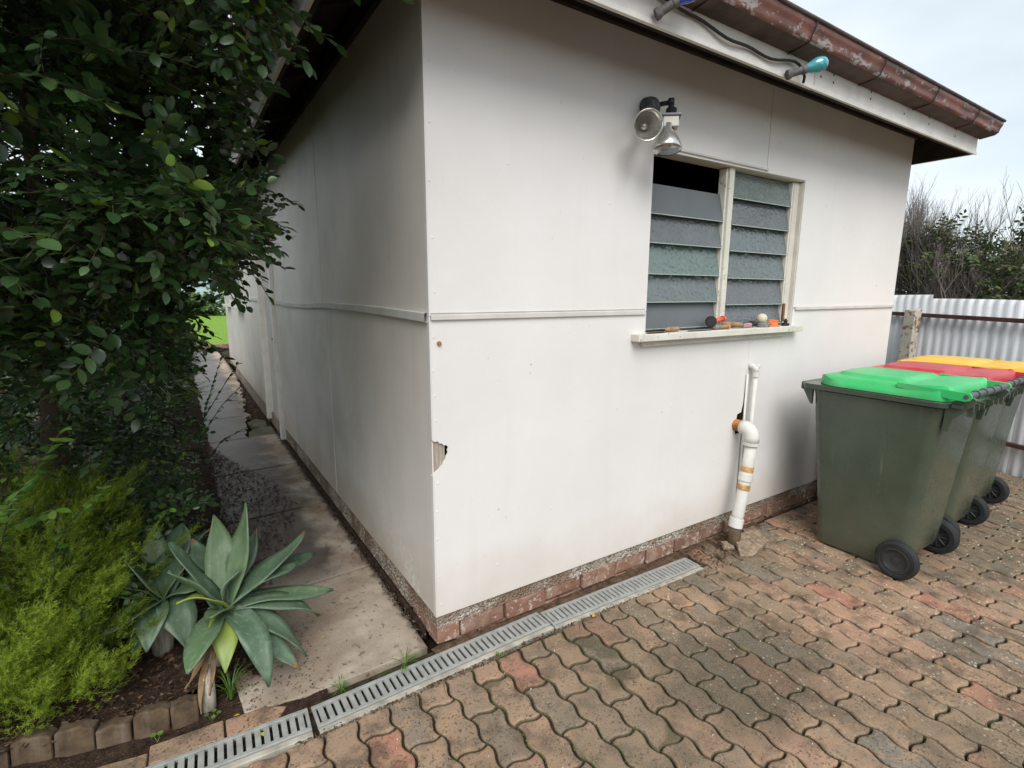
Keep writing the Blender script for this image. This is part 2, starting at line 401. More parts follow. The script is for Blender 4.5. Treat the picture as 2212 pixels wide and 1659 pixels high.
def bin_mat():
    n = NT('bin_green_plastic', .30, .5); v = n.objc
    base = n.ramp(n.noise(5, 3, v), [(.3, (.050, .066, .045)), (.7, (.062, .082, .054))])
    dz = n.xyz(v)[2]
    dust = n.math('MULTIPLY', n.ramp(n.math('ADD', dz, n.math('MULTIPLY', n.noise(6, 4, v), .5)), [(.25, 1.0), (.75, 0.0)]), .42)
    base = n.mix(dust, base, (.15, .14, .095))
    sc = n.math('MULTIPLY', n.step(n.noise(1, 5, n.mapping(v, (26, 26, 2.2)), .7), .60, .66), n.step(n.noise(3, 3, v), .45, .6))
    base = n.mix(n.math('MULTIPLY', sc, .35), base, (.20, .21, .17))
    n.rough(n.ramp(n.noise(9, 4, v), [(.3, .17), (.7, .34)]))
    n.col(base); n.bump(n.math('ADD', n.noise(260, 2, v), n.math('MULTIPLY', n.noise(5, 2, v), 4.0)), .25, .0012); return n.m
M_bin = bin_mat()
def lid_mat(name, c):
    n = NT(name, .36, .5); v = n.objc
    base = n.ramp(n.noise(7, 4, v), [(.3, tuple(x*.86 for x in c)), (.7, c)])
    base = n.mix(n.math('MULTIPLY', n.step(n.noise(3.3, 4, v), .46, .7), .12), base, (.60, .58, .52))
    n.col(base); n.bump(n.noise(200, 2, v), .12, .0006); return n.m
M_lids = {'green': lid_mat('green_lid', (.028, .50, .14)), 'red': lid_mat('red_lid', (.52, .014, .03)), 'yellow': lid_mat('yellow_lid', (.82, .47, .006))}
M_handle = simple('handle_dark_plastic', (.075, .085, .08), .35, .5, .3, 20)
M_tyre = simple('black_rubber', (.022, .023, .024), .6, .35, .3, 60)
M_hub = simple('black_hub', (.035, .037, .04), .45, .4, .3, 40)
def glass_mat(name, scale, strength, base, sparkle=0):
    n = NT(name, .30, .55); v = n.pos
    n.col(n.ramp(n.noise(7, 3), [(.3, tuple(x*.86 for x in base)), (.7, base)]))
    n.b.inputs['Transmission Weight'].default_value = .25
    if strength:
        vv = n.vadd(n.pos, n.math('MULTIPLY', n.noise(scale*.6, 2), .02))
        h = n.voro(scale, vv, 'SMOOTH_F1'); n.bump(n.math('MULTIPLY', h, 1.0), strength, .012)
        n.rough(.12)
    else:
        n.bump(n.noise(300, 2), .25, .0008); n.rough(.42)
    return n.m
M_gl = {'plain': glass_mat('frosted_glass', 0, 0, (.145, .158, .168)), 'hammer': glass_mat('hammered_glass', 46, .65, (.175, .21, .212)),
        'green': glass_mat('greenish_hammered_glass', 42, .8, (.185, .255, .235)), 'fine': glass_mat('fine_patterned_glass', 100, .8, (.22, .26, .25)), 'rain': glass_mat('rain_glass', 70, .45, (.165, .18, .19))}
M_glassedge = simple('glass_edge', (.34, .42, .38), .3, .5, .2, 50, bump=0)

# ------------------------------------------------------------------ ground, soil, path
mb = MB(); mb.add([(-150, -150, -.09), (150, -150, -.09), (150, 250, -.09), (-150, 250, -.09)], [(0, 1, 2, 3)])
tag(link('ground', mb.mesh('ground', M_soil)), 'bare earth around the house and yard', None, None, 'structure')
def sheet(name, x0, x1, y0, y1, nx, ny, zf, mat, label, kind='structure', cond=None):
    mb = MB(); vs = []; fs = []
    for j in range(ny+1):
        for i in range(nx+1):
            x = x0+(x1-x0)*i/nx; y = y0+(y1-y0)*j/ny; vs.append((x, y, zf(x, y)))
    for j in range(ny):
        for i in range(nx):
            a = j*(nx+1)+i; fs.append((a, a+1, a+nx+2, a+nx+1))
    mb.add(vs, fs); return tag(link(name, mb.mesh(name, mat, True)), label, None, None, kind)
def bedz(x, y):
    edge = max(0, min(1, (-.62-x)/.12)); k = .5+.5*math.sin(x*9.1+1.3*math.sin(y*7))*math.sin(y*8.3)
    return -.02+edge*(.045+.03*k)+.006*math.sin(x*41)*math.sin(y*37)
sheet('garden_soil', -5.5, -.50, .235, 14.2, 110, 220, bedz, M_soil, 'dark garden soil under the shrubs beside the path')
sheet('soil_strip', -3.2, -.45, -.06, .25, 70, 10, lambda x, y: -.006+.004*math.sin(x*50)*math.sin(y*61), M_soil, 'dirt between the garden edging and the drain')
sheet('footing_earth', -.02, 2.3, -.05, .02, 60, 6, lambda x, y: -.002+.004*math.sin(x*50)*math.sin(y*61), M_soil2, 'earth packed between the drain and the footing bricks')
sheet('lawn', -30, 30, 14.75, 70, 60, 60, lambda x, y: .02+.02*math.sin(x*.7)*math.sin(y*.5), M_lawn, 'bright green lawn beyond the end of the path')
sheet('paving_bed', -3.3, 6.5, -5, .02, 98, 50, lambda x, y: -.021+.002*math.sin(x*50)*math.sin(y*61), M_joint, 'dark mossy soil in the joints under the pavers')
sheet('side_yard_earth', 3.95, 12, .02, 12, 20, 20, lambda x, y: -.02, M_joint, 'earth between the house and the iron fence')

path = thing('concrete_path', 'stained concrete slab path running between the house wall and shrubs', None, (-.3, 5, 0)); path['kind'] = 'structure'; 
joints = [.03, .83, 1.87, 2.90, 4.03, 5.12, 6.2, 7.15, 8.2, 9.2, 10.2, 11.2, 12.2, 13.2, 14.2]
for i, (a, b) in enumerate(zip(joints, joints[1:])):
    rr = random.Random(i+3)
    xl = -.72-rr.random()*.03
    if i == 0:
        poly = [(-.73, a+.03), (-.52, a), (-.03, a+.004), (-.022, b-.012), (-.74, b-.055), (-.75, .3)]
    else:
        poly = [(xl, a-.03), (-.02, a+.012)]
        if 4.0 < a < 8.0:      # broken edge beside the door
            inset = {4: .30, 5: .20, 6: .12, 7: .05}.get(int(a), .1)
            poly = [(xl, a-.03), (-.02-inset*.7, a+.008)] if a > 4.3 else [(xl, a-.03), (-.30, a)]
            m = 9
            for k in range(1, m):
                t = k/m; poly.append((-.02-inset*(1-.4*t)+(rr.random()-.5)*.05, a+(b-a)*t))
            poly.append((-.02-inset*.55, b-.012))
        else: poly.append((-.02, b-.006))
        poly.append((xl+.02, b-.045))
    m_ = MB().prism(poly, 'z', -.05, rr.random()*.004-.001)
    wpart('path_slab', m_, M_path, path, bevel=.004)
# broken concrete piece and rubble by the door
for pl, z in (([(-.30, 4.05), (-.03, 4.06), (-.02, 4.45), (-.12, 4.5), (-.2, 4.42), (-.27, 4.3)], -.010), ([(-.22, 4.56), (-.06, 4.52), (-.04, 4.8), (-.13, 4.95), (-.24, 4.8)], -.016)):
    wpart('path_slab', MB().prism(pl, 'z', -.06, z), simple('green_stained_concrete', (.12, .115, .085), .9, .2, .4, 8, obj=False), path, bevel=.006)
kerb = thing('kerb', 'low brown brick kerb across the end of the path', 'kerb', (-.4, 14.45, 0))
for k in range(14):
    x = -3.2+k*.35; wpart('brick', wobble(MB().box(x, x+.34, 14.35, 14.5, -.05, .07+.006*math.sin(k*2.1)), .004), M_brick, kerb, bevel=.008)

# ------------------------------------------------------------------ pavers
PW, PL, ROT = .1157, .2325, .021
def wave(t, A=.0088):
    pts = [(0, 0), (.12, .75), (.27, 1.0), (.42, .5), (.58, -.5), (.73, -1.0), (.88, -.75), (1, 0)]
    return [(p, A*q) for p, q in pts]
W = wave(0)
def paver_outline(g=.0032):
    """local: x to the right, y away from the wall (towards -Y); corner at origin"""
    out = []
    top = [(p*PW, w) for p, w in W][:-1]                                     # along +x at y=0
    right = [(PW+w, -(p*PL/2)) for p, w in W[:-1]]+[(PW+w, -PL/2-(p*PL/2)) for p, w in W[:-1]]
    bottom = [(p*PW, -PL+w) for p, w in W][::-1][:-1]
    left = ([(w, -(p*PL/2)) for p, w in W[:-1]]+[(w, -PL/2-p*PL/2) for p, w in W])[::-1][:-1]
    out = top+right+bottom+left
    c = (PW/2, -PL/2); out = [(x-c[0], y-c[1]) for x, y in out]
    return out
OUT = paver_outline()
def inset(poly, d):
    n = len(poly); res = []
    for i in range(n):
        p0 = Vector(poly[i-1]); p1 = Vector(poly[i]); p2 = Vector(poly[(i+1) % n])
        e1 = (p1-p0); e2 = (p2-p1)
        if e1.length < 1e-6 or e2.length < 1e-6: res.append(tuple(p1)); continue
        n1 = Vector((e1.y, -e1.x)).normalized(); n2 = Vector((e2.y, -e2.x)).normalized()
        b = (n1+n2)
        if b.length < .3: b = n1
        b.normalize(); k = d/max(.5, b.dot(n1)); res.append((p1.x+b.x*k, p1.y+b.y*k))
    return res
def paver_mb(poly):
    # clockwise outline (x right, y up): n1=(e.y,-e.x) points inward for clockwise loops
    a = inset(poly, .0042); b = inset(poly, .0066); c = inset(poly, .0120); n = len(poly)
    m = MB(); vs = [(x, y, -.03) for x, y in a]+[(x, y, -.0065) for x, y in a]+[(x, y, -.0022) for x, y in b]+[(x, y, 0) for x, y in c]
    fs = []
    for L in range(3):
        for i in range(n):
            j = (i+1) % n; fs.append((L*n+j, L*n+i, (L+1)*n+i, (L+1)*n+j))
    fs.append(tuple(3*n+i for i in range(n-1, -1, -1)))
    m.add(vs, fs); return m
def clip(poly, a, b, c):
    """keep a*x+b*y<=c"""
    out = []
    for i in range(len(poly)):
        p, q = poly[i], poly[(i+1) % len(poly)]; dp = a*p[0]+b*p[1]-c; dq = a*q[0]+b*q[1]-c
        if dp <= 0: out.append(p)
        if (dp < 0 < dq) or (dq < 0 < dp):
            t = dp/(dp-dq); out.append((p[0]+(q[0]-p[0])*t, p[1]+(q[1]-p[1])*t))
    return out
def area(p): return abs(sum(p[i-1][0]*p[i][1]-p[i][0]*p[i-1][1] for i in range(len(p))))/2
paving = link('brick_paving', None, loc=(1.5, -1, 0)); tag(paving, 'zigzag clay pavers in mixed tan and orange laid over the yard', None, None, 'structure')
cr_, sr_ = math.cos(ROT), math.sin(ROT)
def toW(x, y):   # paving frame -> world
    return (-.053+cr_*x-sr_*y, -.396+sr_*x+cr_*y)
base_mesh = paver_mb(OUT).mesh('paver', M_paver)
cands = []
for i in range(-30, 66):
    for j in range(-4, 26):
        lx = i*PW+PW/2; ly = -j*PL-PL/2-(PL/2 if i % 2 else 0)
        wx, wy = toW(lx, ly)
        if wx < -3.2 or wx > 6.4 or wy < -4.6: continue
        op = [toW(lx+x, ly+y) for x, y in OUT]
        lim = -.176 if wx < 1.60 else -.012
        if wx < -.53: lim = -.178-.03*(wx+.53)
        p2 = clip(op, 0, 1, lim)
        # fence line
        fx, fy = .9605, -.2785
        p2 = clip(p2, fx, fy, fx*(5.04-.03)+fy*(-.5)) if len(p2) > 2 else p2
        if len(p2) < 3: continue
        ar = area(p2); full = ar > area(OUT)*.995
        if ar < .0016: continue
        v = in_view((wx, wy, 0)); s = 0
        if v and -60 < v[0] < 2272 and 0 < v[1] < 1760:
            vr = (Vector((wx, wy, 0))-Vector((-.799, -1.823, 1.5))); s = ar*1.5/vr.length**3
            if 2.32 < wx < 3.9 and -.75 < wy < -.35: s *= .05        # under the bins
        cands.append((s, wx, wy, p2, full))
cands.sort(key=lambda c: -c[0])
rest = MB()
for idx, (s, wx, wy, p2, full) in enumerate(cands):
    rr = random.Random(int(wx*1000)*7+int(wy*1000))
    dz = (rr.random()-.5)*.004; tx = (rr.random()-.5)*.022; ty = (rr.random()-.5)*.022
    if wx > 1.62 and wy > -.45 and wx < 2.35: dz += (rr.random()-.5)*.014-.004; tx += (rr.random()-.5)*.09; ty += (rr.random()-.5)*.07
    dz += .006*math.sin(wx*1.9+1)*math.sin(wy*2.7)
    if idx < 298 and s > 0:
        if full:
            o = link('paver', base_mesh, paving, (wx-1.5, wy+1, dz)); o.rotation_euler = (tx, ty, ROT+(rr.random()-.5)*.01)
        else:
            m_ = paver_mb([(x-wx, y-wy) for x, y in p2]); o = link('paver', m_.mesh('paver_cut', M_paver), paving, (wx-1.5, wy+1, dz)); o.rotation_euler = (tx*.5, ty*.5, 0)
    else:
        m_ = paver_mb([(x-wx, y-wy) for x, y in p2])
        rest.add([(x+wx-1.5, y+wy+1, z+dz+x*ty*-1+y*tx) for x, y, z in m_.v], m_.f)
tag(link('paver_field', rest.mesh('paver_field', M_paver), paving), 'remaining zigzag pavers further off and outside the view', None, None, 'stuff')

# ------------------------------------------------------------------ channel drain
drain = thing('channel_drain', 'grey slotted drain grate along the brick footing', 'drain', (0, -.09, 0))
def grate(x0, y0, x1, y1, z=.004):
    L = math.hypot(x1-x0, y1-y0); a = math.atan2(y1-y0, x1-x0); T = Matrix.Translation((x0, y0, 0)) @ Matrix.Rotation(a, 4, 'Z')
    m = MB(); hw = .054
    z += .005; m.box(0, L, -hw, -hw+.016, z-.014, z, T); m.box(0, L, hw-.016, hw, z-.014, z, T)
    n = int(round(L/.0275)); st = L/n
    for k in range(n+1):
        c = k*st; w = .0094 if 0 < k < n else .012
        m.box(max(0, c-w), min(L, c+w), -hw+.016, hw-.016, z-.012, z-.0005, T)
    wpart('grate', m, M_grate, drain, bevel=.0022)
    b = MB(); b.box(0, L, -hw-.026, -hw-.0025, -.05, .0045, T); b.box(0, L, hw+.002, hw+.012, -.05, -.004, T); wpart('channel_edge', b, M_drain, drain, bevel=.003)
    b = MB(); b.box(0, L, -hw-.002, hw+.002, -.07, -.062, T); b.box(0, L, -hw-.0018, -hw+.003, -.061, -.012, T); b.box(0, L, hw-.003, hw+.0018, -.061, -.012, T)
    wpart('channel', b, M_sludge, drain)
grate(-1.56, -.045, -.538, -.096); grate(-.523, -.100, .503, -.078); grate(.512, -.091, 1.517, -.116)
grate(-2.60, .0, -1.57, -.044)

# ------------------------------------------------------------------ the house
house = thing('house', 'old cream fibro house with rusty gutter and louvre window', 'house', (2, 5, 0))
ZB, ZM0, ZM1, ZT = .148, 1.386, 1.436, 2.640
WX = 3.925
# front sheets (outer face y=0)
def fsheet(poly, t0=0.0, t1=.006, mat=M_front): wpart('wall_sheet', MB().prism(poly, 'y', t0, t1), mat, house)
fsheet([(0, ZB), (2.064, ZB+.001), (2.064, .655), (1.995, .650), (1.988, .70), (2.001, .775), (2.04, .785), (2.052, .84), (2.058, .93), (2.064, 1.0), (2.064, 1.300), (1.170, 1.300), (1.170, ZM0+.02),
        (0, ZM0+.02), (0, .920), (.012, .914), (.022, .916), (.030, .905), (.041, .903), (.050, .893), (.058, .895), (.069, .884), (.064, .872), (.066, .860), (.057, .846), (.055, .835), (.045, .824), (.041, .813), (.030, .806), (.024, .797), (.012, .792), (0, .780)])
fsheet([(2.069, ZB), (3.925, ZB), (3.925, ZM0+.02), (2.503, ZM0+.02), (2.503, 1.300), (2.069, 1.300)])
fsheet([(0, ZM0+.024), (1.170, ZM0+.024), (1.170, 2.172), (2.090, 2.176), (2.090, ZT), (0, ZT)])
fsheet([(2.094, 2.176), (2.503, 2.180), (2.503, ZM0+.024), (3.925, ZM0+.024), (3.925, ZT), (2.094, ZT)])
# thin cover over the joint above the window and below it
wpart('joint_bead', wobble(MB().box(2.064, 2.071, -.0025, .004, .90, 1.235), .0012, 3), M_front, house)
# cover strips along the middle
def strip(name, m, mat): wpart(name, m, mat, house, bevel=.003)
strip('cover_strip', wobble(MB().box(.004, 1.160, -.011, -.0006, ZM0+.008, ZM0+.030), .0012, 1), M_strip)
strip('cover_strip', wobble(MB().box(2.520, 3.920, -.011, -.0006, ZM0+.008, ZM0+.030), .0015, 1, 2), M_strip)
strip('cover_strip', MB().box(.004, 1.160, -.0035, -.0004, ZM0+.033, ZM0+.038), M_strip)
# left wall sheets (outer face x=0)
def lsheet(y0, y1, z0, z1, t=0.0): wpart('wall_sheet', MB().prism([(y0, z0), (y1, z0), (y1, z1), (y0, z1)], 'x', t, t+.006), M_left, house)
lsheet(.007, 1.618, ZB, ZM0+.02); lsheet(1.622, 3.66, ZB, ZM0+.02)
lsheet(.007, 1.708, ZM0+.024, ZT+.03); lsheet(1.712, 3.66, ZM0+.024, ZT+.03)
wpart('joint_bead', MB().box(-.0022, .003, 1.6165, 1.6235, ZB, ZM0-.004), M_left, house)
wpart('joint_bead', MB().box(-.0018, .003, 1.7068, 1.7132, ZM0+.045, ZT), M_left, house)
for (a, b) in ((4.80, 6.6), (7.35, 8.7), (9.35, 10.0)):
    lsheet(a, b, ZB, ZT+.03)
for (a, b) in ((6.6, 7.35), (8.7, 9.35)):
    lsheet(a, b, ZB, 1.24); lsheet(a, b, 2.15, ZT+.03)
pts = [(-.008, .01+3.64*k/14, ZM0+.018+.012*math.sin(k*.45)+(.006 if 5 < k < 8 else 0)) for k in range(15)]
m_ = MB()
for (p, q) in zip(pts, pts[1:]):
    m_.add([(-.016, p[1], p[2]-.018), (-.0008, p[1], p[2]-.018), (-.0008, p[1], p[2]+.018), (-.016, p[1], p[2]+.018), (-.016, q[1]+.0001, q[2]-.018), (-.0008, q[1], q[2]-.018), (-.0008, q[1], q[2]+.018), (-.016, q[1], q[2]+.018)],
           [(0, 1, 5, 4), (2, 3, 7, 6), (3, 0, 4, 7)])
strip('cover_strip', m_, M_stripL)
for (a, b) in ((4.81, 6.58), (7.4, 8.68), (9.38, 9.98)): strip('cover_strip', MB().box(-.012, -.0006, a, b, ZM0, ZM0+.036), M_stripL)
wpart('corner_bead', wobble(MB().box(-.0035, -.0003, -.0035, .018, ZB+.002, .775), .0008, 9), M_front, house)
wpart('corner_bead', wobble(MB().box(-.0035, -.0003, -.0035, .018, .925, 2.62), .0008, 9), M_front, house)
wpart('corner_stud', MB().box(.008, .056, .0085, .085, ZB, 2.6), M_rawwood, house)
wpart('wall_stud', MB().box(2.04, 2.11, .0075, .055, ZB, 1.2), M_black, house)
# inner lining so that the rooms are dark and closed
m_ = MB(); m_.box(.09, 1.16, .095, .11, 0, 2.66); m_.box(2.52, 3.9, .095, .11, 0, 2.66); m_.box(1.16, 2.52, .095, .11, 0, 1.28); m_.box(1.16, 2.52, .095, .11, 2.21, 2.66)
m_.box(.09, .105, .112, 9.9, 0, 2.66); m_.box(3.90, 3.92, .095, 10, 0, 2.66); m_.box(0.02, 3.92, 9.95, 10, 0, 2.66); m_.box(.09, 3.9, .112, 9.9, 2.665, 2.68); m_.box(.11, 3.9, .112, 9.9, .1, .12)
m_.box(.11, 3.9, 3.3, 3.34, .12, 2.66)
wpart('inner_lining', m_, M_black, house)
wpart('wall_sheet', MB().box(3.905+.018, 3.9255, .007, 10, ZB, ZT), M_front, house)
# footing bricks, rubble mortar
x = .0; k = 0
while x < 3.9:
    w = (.115 if k == 0 else .232)+(.004*math.sin(k*3.3)); x1 = min(x+w, 3.92)
    yo = .010+.006*math.sin(k*2.7)
    o = wpart('brick', wobble(MB().box(x+.005, x1-.005, yo, .10, .008+.004*math.sin(k*5), .088+.005*math.sin(k*1.7)), .003, 8, k), M_brick, house, bevel=.006)
    o = wpart('brick', wobble(MB().box(x+.10, x1+.09, yo+.012, .10, -.075, .000), .003, 8, k), M_brick, house, bevel=.006) if x1 < 3.8 else None
    x = x1; k += 1
wpart('brick', wobble(MB().box(.010, .10, .112, .30, .006, .085), .003, 8), M_brick, house, bevel=.006)
def rubble(n, fn, name):
    m = MB(); rr = random.Random(5)
    for i in range(n):
        c, s = fn(rr); ico = [(0, 0, 1), (.9, 0, .3), (.3, .85, .3), (-.7, .5, .3), (-.7, -.5, .3), (.3, -.85, .3), (.5, .5, -.6), (-.6, .1, -.8), (.4, -.6, -.6)]
        q = Matrix.Rotation(rr.random()*6.3, 3, 'Z') @ Matrix.Rotation(rr.random()*6.3, 3, 'X')
        vs = [Vector(c)+q @ (Vector(v)*s*(.7+.5*rr.random())) for v in ico]
        m.add(vs, [(0, 1, 2), (0, 2, 3), (0, 3, 4), (0, 4, 5), (0, 5, 1), (1, 6, 2), (2, 6, 7), (2, 7, 3), (3, 7, 4), (4, 7, 8), (4, 8, 5), (5, 8, 1), (1, 8, 6), (6, 8, 7)])
    return m
wpart('mortar_course', MB().box(.0095, .1, .1005, .3045, .083, .1465), M_mortar, house)
wpart('mortar_course', MB().box(.006, 3.92, .012, .1, .086, .1465), M_mortar, house)
o = wpart('mortar_rubble', rubble(2600, lambda r: ((r.random()*3.9+.01, .012+.006*r.random(), .088+.056*r.random()), .003+.0052*r.random()), 'rubble'), M_mortar, house); o['kind'] = 'stuff'
wpart('mortar_course', wobble(MB().box(.008, .1, .305, 3.7, .02, .1465), .002), M_mortar, house)
o = wpart('mortar_rubble', rubble(1500, lambda r: ((.007+.005*r.random(), r.random()*3.6+.08, .03+.112*r.random()), .003+.005*r.random()), 'rubble'), M_mortar, house); o['kind'] = 'stuff'
wpart('footing', wobble(MB().box(-.012, .009, .13, 3.66, -.04, .022), .003, 5), M_soil, house, bevel=.008)
wpart('footing', MB().box(.003, .09, 4.80, 10, -.04, .147), M_kerbc, house)
wpart('footing', MB().box(.02, .09, 3.66, 4.82, -.04, .10), M_kerbc, house)

# door on the side wall
wpart('door_frame', wobble(MB().box(-.036, .075, 3.665, 3.755, .02, 2.16), .002), M_fascia, house, bevel=.004)
o = wpart('door_frame', wobble(MB().box(-.024, .075, 4.70, 4.795, .02, 2.16), .002), M_fascia, house, bevel=.004)
wpart('door_frame', MB().box(-.022, .075, 3.757, 4.698, 2.08, 2.16), M_trim, house, bevel=.004)
door = wpart('door', MB().box(.045, .082, 3.757, 4.698, .06, 2.078), M_stripL, house, label='weathered door set back in the side wall')
m_ = MB().tube([(.045, 3.84, 1.02), (-.012, 3.84, 1.02), (-.012, 3.93, 1.02)], .011, 8); wpart('handle', m_, M_strap, door, smooth=True)
wpart('latch_plate', MB().box(-.034, -.0305, 3.68, 3.715, .93, 1.13), M_strap, house)
lsheet(3.665, 4.795, 2.163, ZT+.03, .001)
for (a, b) in ((6.6, 7.35), (8.7, 9.35)):
    w = wpart('window', MB().box(-.02, .05, a, a+.05, 1.27, 2.12), M_trimflake, house)
    for bx in (MB().box(-.02, .05, b-.05, b, 1.27, 2.12), MB().box(-.02, .05, a+.051, b-.051, 2.07, 2.12)): wpart('frame', bx, M_trimflake, w)
    wpart('sill', MB().box(-.085, .05, a-.05, b+.05, 1.225, 1.268), M_trimflake, w, bevel=.004)
    wpart('pane', MB().box(.02, .026, a+.051, b-.051, 1.27, 2.069), M_gl['plain'], w)

# louvre window in the front wall
win = wpart('window', MB().box(1.130, 1.164, .0065, .093, 1.302, 2.198), M_trim, house, label='louvre window with two bays of patterned glass, top left pane missing')
FR = [MB().box(2.445, 2.4985, .030, .093, 1.302, 2.168), MB().box(2.499, 2.514, .0065, .0935, 1.302, 2.1685), MB().box(1.165, 2.514, .0065, .0925, 2.1725, 2.198), MB().box(1.165, 2.4445, .068, .093, 1.302, 1.318)]
for f_ in FR: wpart('frame', f_, M_trim, win, bevel=.003)
wpart('mullion', wobble(MB().box(1.792, 1.836, .022, .088, 1.302, 2.1715), .0012, 7), M_trimflake, win, bevel=.003)
wpart('frame', wobble(MB().box(1.185, 2.10, -.009, -.0006, 2.186, 2.195), .0008, 5), M_strip, win)
for xx in (1.166, 1.776, 1.8375, 2.4295): wpart('channel_strip', MB().box(xx, xx+.0145, .034, .080, 1.319, 2.168), M_trimflake, win, bevel=.002)
def louvre(x0, x1, z0, z1, kind, lab=None):
    yb, yt = .030, .066; T = Matrix(); dz = z1-z0+.012
    m = MB(); a = math.atan2(yt-yb, dz); n = (0, math.cos(a), math.sin(a))
    m.add([(x0, yb, z0-.006), (x1, yb, z0-.006), (x1, yt, z1+.006), (x0, yt, z1+.006), (x0, yb+.006, z0-.006), (x1, yb+.006, z0-.006), (x1, yt+.006, z1+.006), (x0, yt+.006, z1+.006)],
          [(0, 1, 2, 3), (7, 6, 5, 4), (3, 2, 6, 7), (0, 3, 7, 4), (1, 5, 6, 2)])
    m.add([(x0, yb, z0-.006), (x1, yb, z0-.006), (x1, yb+.006, z0-.006), (x0, yb+.006, z0-.006)], [(3, 2, 1, 0)], 1)
    m.add([(x0, yb-.0006, z0-.006), (x1, yb-.0006, z0-.006), (x1, yb-.0004, z0-.002), (x0, yb-.0004, z0-.002)], [(0, 1, 2, 3)], 1)
    return wpart('louvre_pane', m, [M_gl[kind], M_glassedge], win, label=lab)
zl = [2.030, 1.892, 1.752, 1.599, 1.457, 1.320]; kl = ['plain', 'rain', 'green', 'hammer', 'plain']
for i in range(5): louvre(1.182, 1.775, zl[i+1], zl[i], kl[i])
zr = [2.162, 2.026, 1.883, 1.740, 1.589, 1.438, 1.320]; kr = ['fine', 'rain', 'hammer', 'hammer', 'rain', 'rain']
for i in range(6): louvre(1.853, 2.4285, zr[i+1], zr[i], kr[i])
wpart('sill', MB().box(1.171, 2.502, .0002, .092, 1.270, 1.3005), M_trimflake, win)
sill = wpart('sill', wobble(MB().box(1.068, 2.535, -.062, .0, 1.262, 1.2985), .0022, 7), M_trimflake, win, bevel=.004)
wpart('sill_apron', wobble(MB().box(1.135, 2.40, -.024, -.0008, 1.235, 1.2605), .001), M_trim, win, bevel=.003)
wpart('rotten_stop', wobble(MB().box(2.431, 2.446, .020, .033, 1.325, 1.435), .003, 20), simple('rotten_timber', (.22, .11, .06), .9, .2, .5, 60, obj=False), win)

# eaves
ff = MB().box(-.32, 1.95, -.30, -.281, 2.497, 2.688); fas = wpart('fascia', wobble(ff, .001, 2), M_fascia, house, bevel=.003)
wpart('fascia', wobble(MB().box(1.953, 4.17, -.30, -.281, 2.497, 2.690), .001, 2, 1), M_fascia, house, bevel=.003)
wpart('fascia_lip', MB().box(-.325, 4.175, -.3055, -.3005, 2.492, 2.512), M_fascia, house, bevel=.002)
wpart('fascia', MB().box(-.32, -.301, -.2805, 10.3, 2.497, 2.688), M_fascia, house, bevel=.003)
wpart('fascia', MB().box(4.151, 4.17, -.2805, 10.3, 2.497, 2.688), M_fascia, house, bevel=.003)
wpart('fascia_backing', MB().box(4.128, 4.1505, -.279, 10.3, 2.4975, 2.66), M_dark, house)
wpart('fascia_backing', MB().box(-.300, 4.127, -.2805, -.262, 2.4985, 2.66), M_dark, house)
wpart('fascia_backing', MB().box(-.3005, -.282, -.261, 10.3, 2.4985, 2.66), M_dark, house)
wpart('wall_plate', MB().box(-.022, 3.945, -.022, -.0008, 2.632, 2.70), M_dark, house)
wpart('wall_plate', MB().box(-.022, -.0008, -.0005, 10, 2.645, 2.74), M_dark, house)
wpart('wall_plate', MB().box(3.926, 3.946, -.0005, 10, 2.632, 2.70), M_dark, house)
S = math.tan(rad(20))
for x in (.28, 1.10, 1.90, 2.80, 3.62):
    m_ = MB().add([(x, -.28, 2.585), (x+.045, -.28, 2.585), (x+.045, .3, 2.585+.58*S), (x, .3, 2.585+.58*S), (x, -.28, 2.66), (x+.045, -.28, 2.66), (x+.045, .3, 2.66+.58*S), (x, .3, 2.66+.58*S)],
                  [(0, 3, 2, 1), (4, 5, 6, 7), (0, 1, 5, 4), (1, 2, 6, 5), (2, 3, 7, 6), (3, 0, 4, 7)])
    wpart('rafter', m_, M_trim if x > 1 else M_dark, house)
m_ = MB().add([(4.14, -.27, 2.585), (4.10, -.27, 2.585), (3.6, .25, 2.78), (3.64, .25, 2.78), (4.14, -.27, 2.66), (4.10, -.27, 2.66), (3.6, .25, 2.86), (3.64, .25, 2.86)], [(0, 3, 2, 1), (4, 5, 6, 7), (0, 1, 5, 4), (1, 2, 6, 5), (2, 3, 7, 6), (3, 0, 4, 7)])
wpart('rafter', m_, M_trim, house)
for k in range(12):
    y = .5+k*.85
    m_ = MB().add([(-.30, y, 2.585), (-.30, y+.045, 2.585), (.3, y+.045, 2.585+.6*S), (.3, y, 2.585+.6*S), (-.30, y, 2.66), (-.30, y+.045, 2.66), (.3, y+.045, 2.66+.6*S), (.3, y, 2.66+.6*S)],
                  [(0, 1, 2, 3), (7, 6, 5, 4), (4, 5, 1, 0), (5, 6, 2, 1), (6, 7, 3, 2), (7, 4, 0, 3)])
    wpart('rafter', m_, M_dark, house)
# hip roof, underside board and iron on top
def roof(z, e, mat, name):
    x0, x1, y0, y1 = -.32-e, 4.17+e, -.30-e, 10.3+e; h = (x1-x0)/2*S; xm = (x0+x1)/2
    P = [(x0, y0, z), (x1, y0, z), (x1, y1, z), (x0, y1, z), (xm, y0+(x1-x0)/2, z+h), (xm, y1-(x1-x0)/2, z+h)]
    m = MB(); m.add(P, [(0, 1, 4), (1, 2, 5, 4), (2, 3, 5), (3, 0, 4, 5)]); m.add([(a, b, c+.012) for a, b, c in P], [(4, 1, 0), (4, 5, 2, 1), (5, 3, 2), (5, 4, 0, 3)][::1])
    return wpart(name, m, mat, house)
roof(2.668, -.001, M_dark, 'roof_lining'); rf = roof(2.703, .03, M_roof, 'roof')
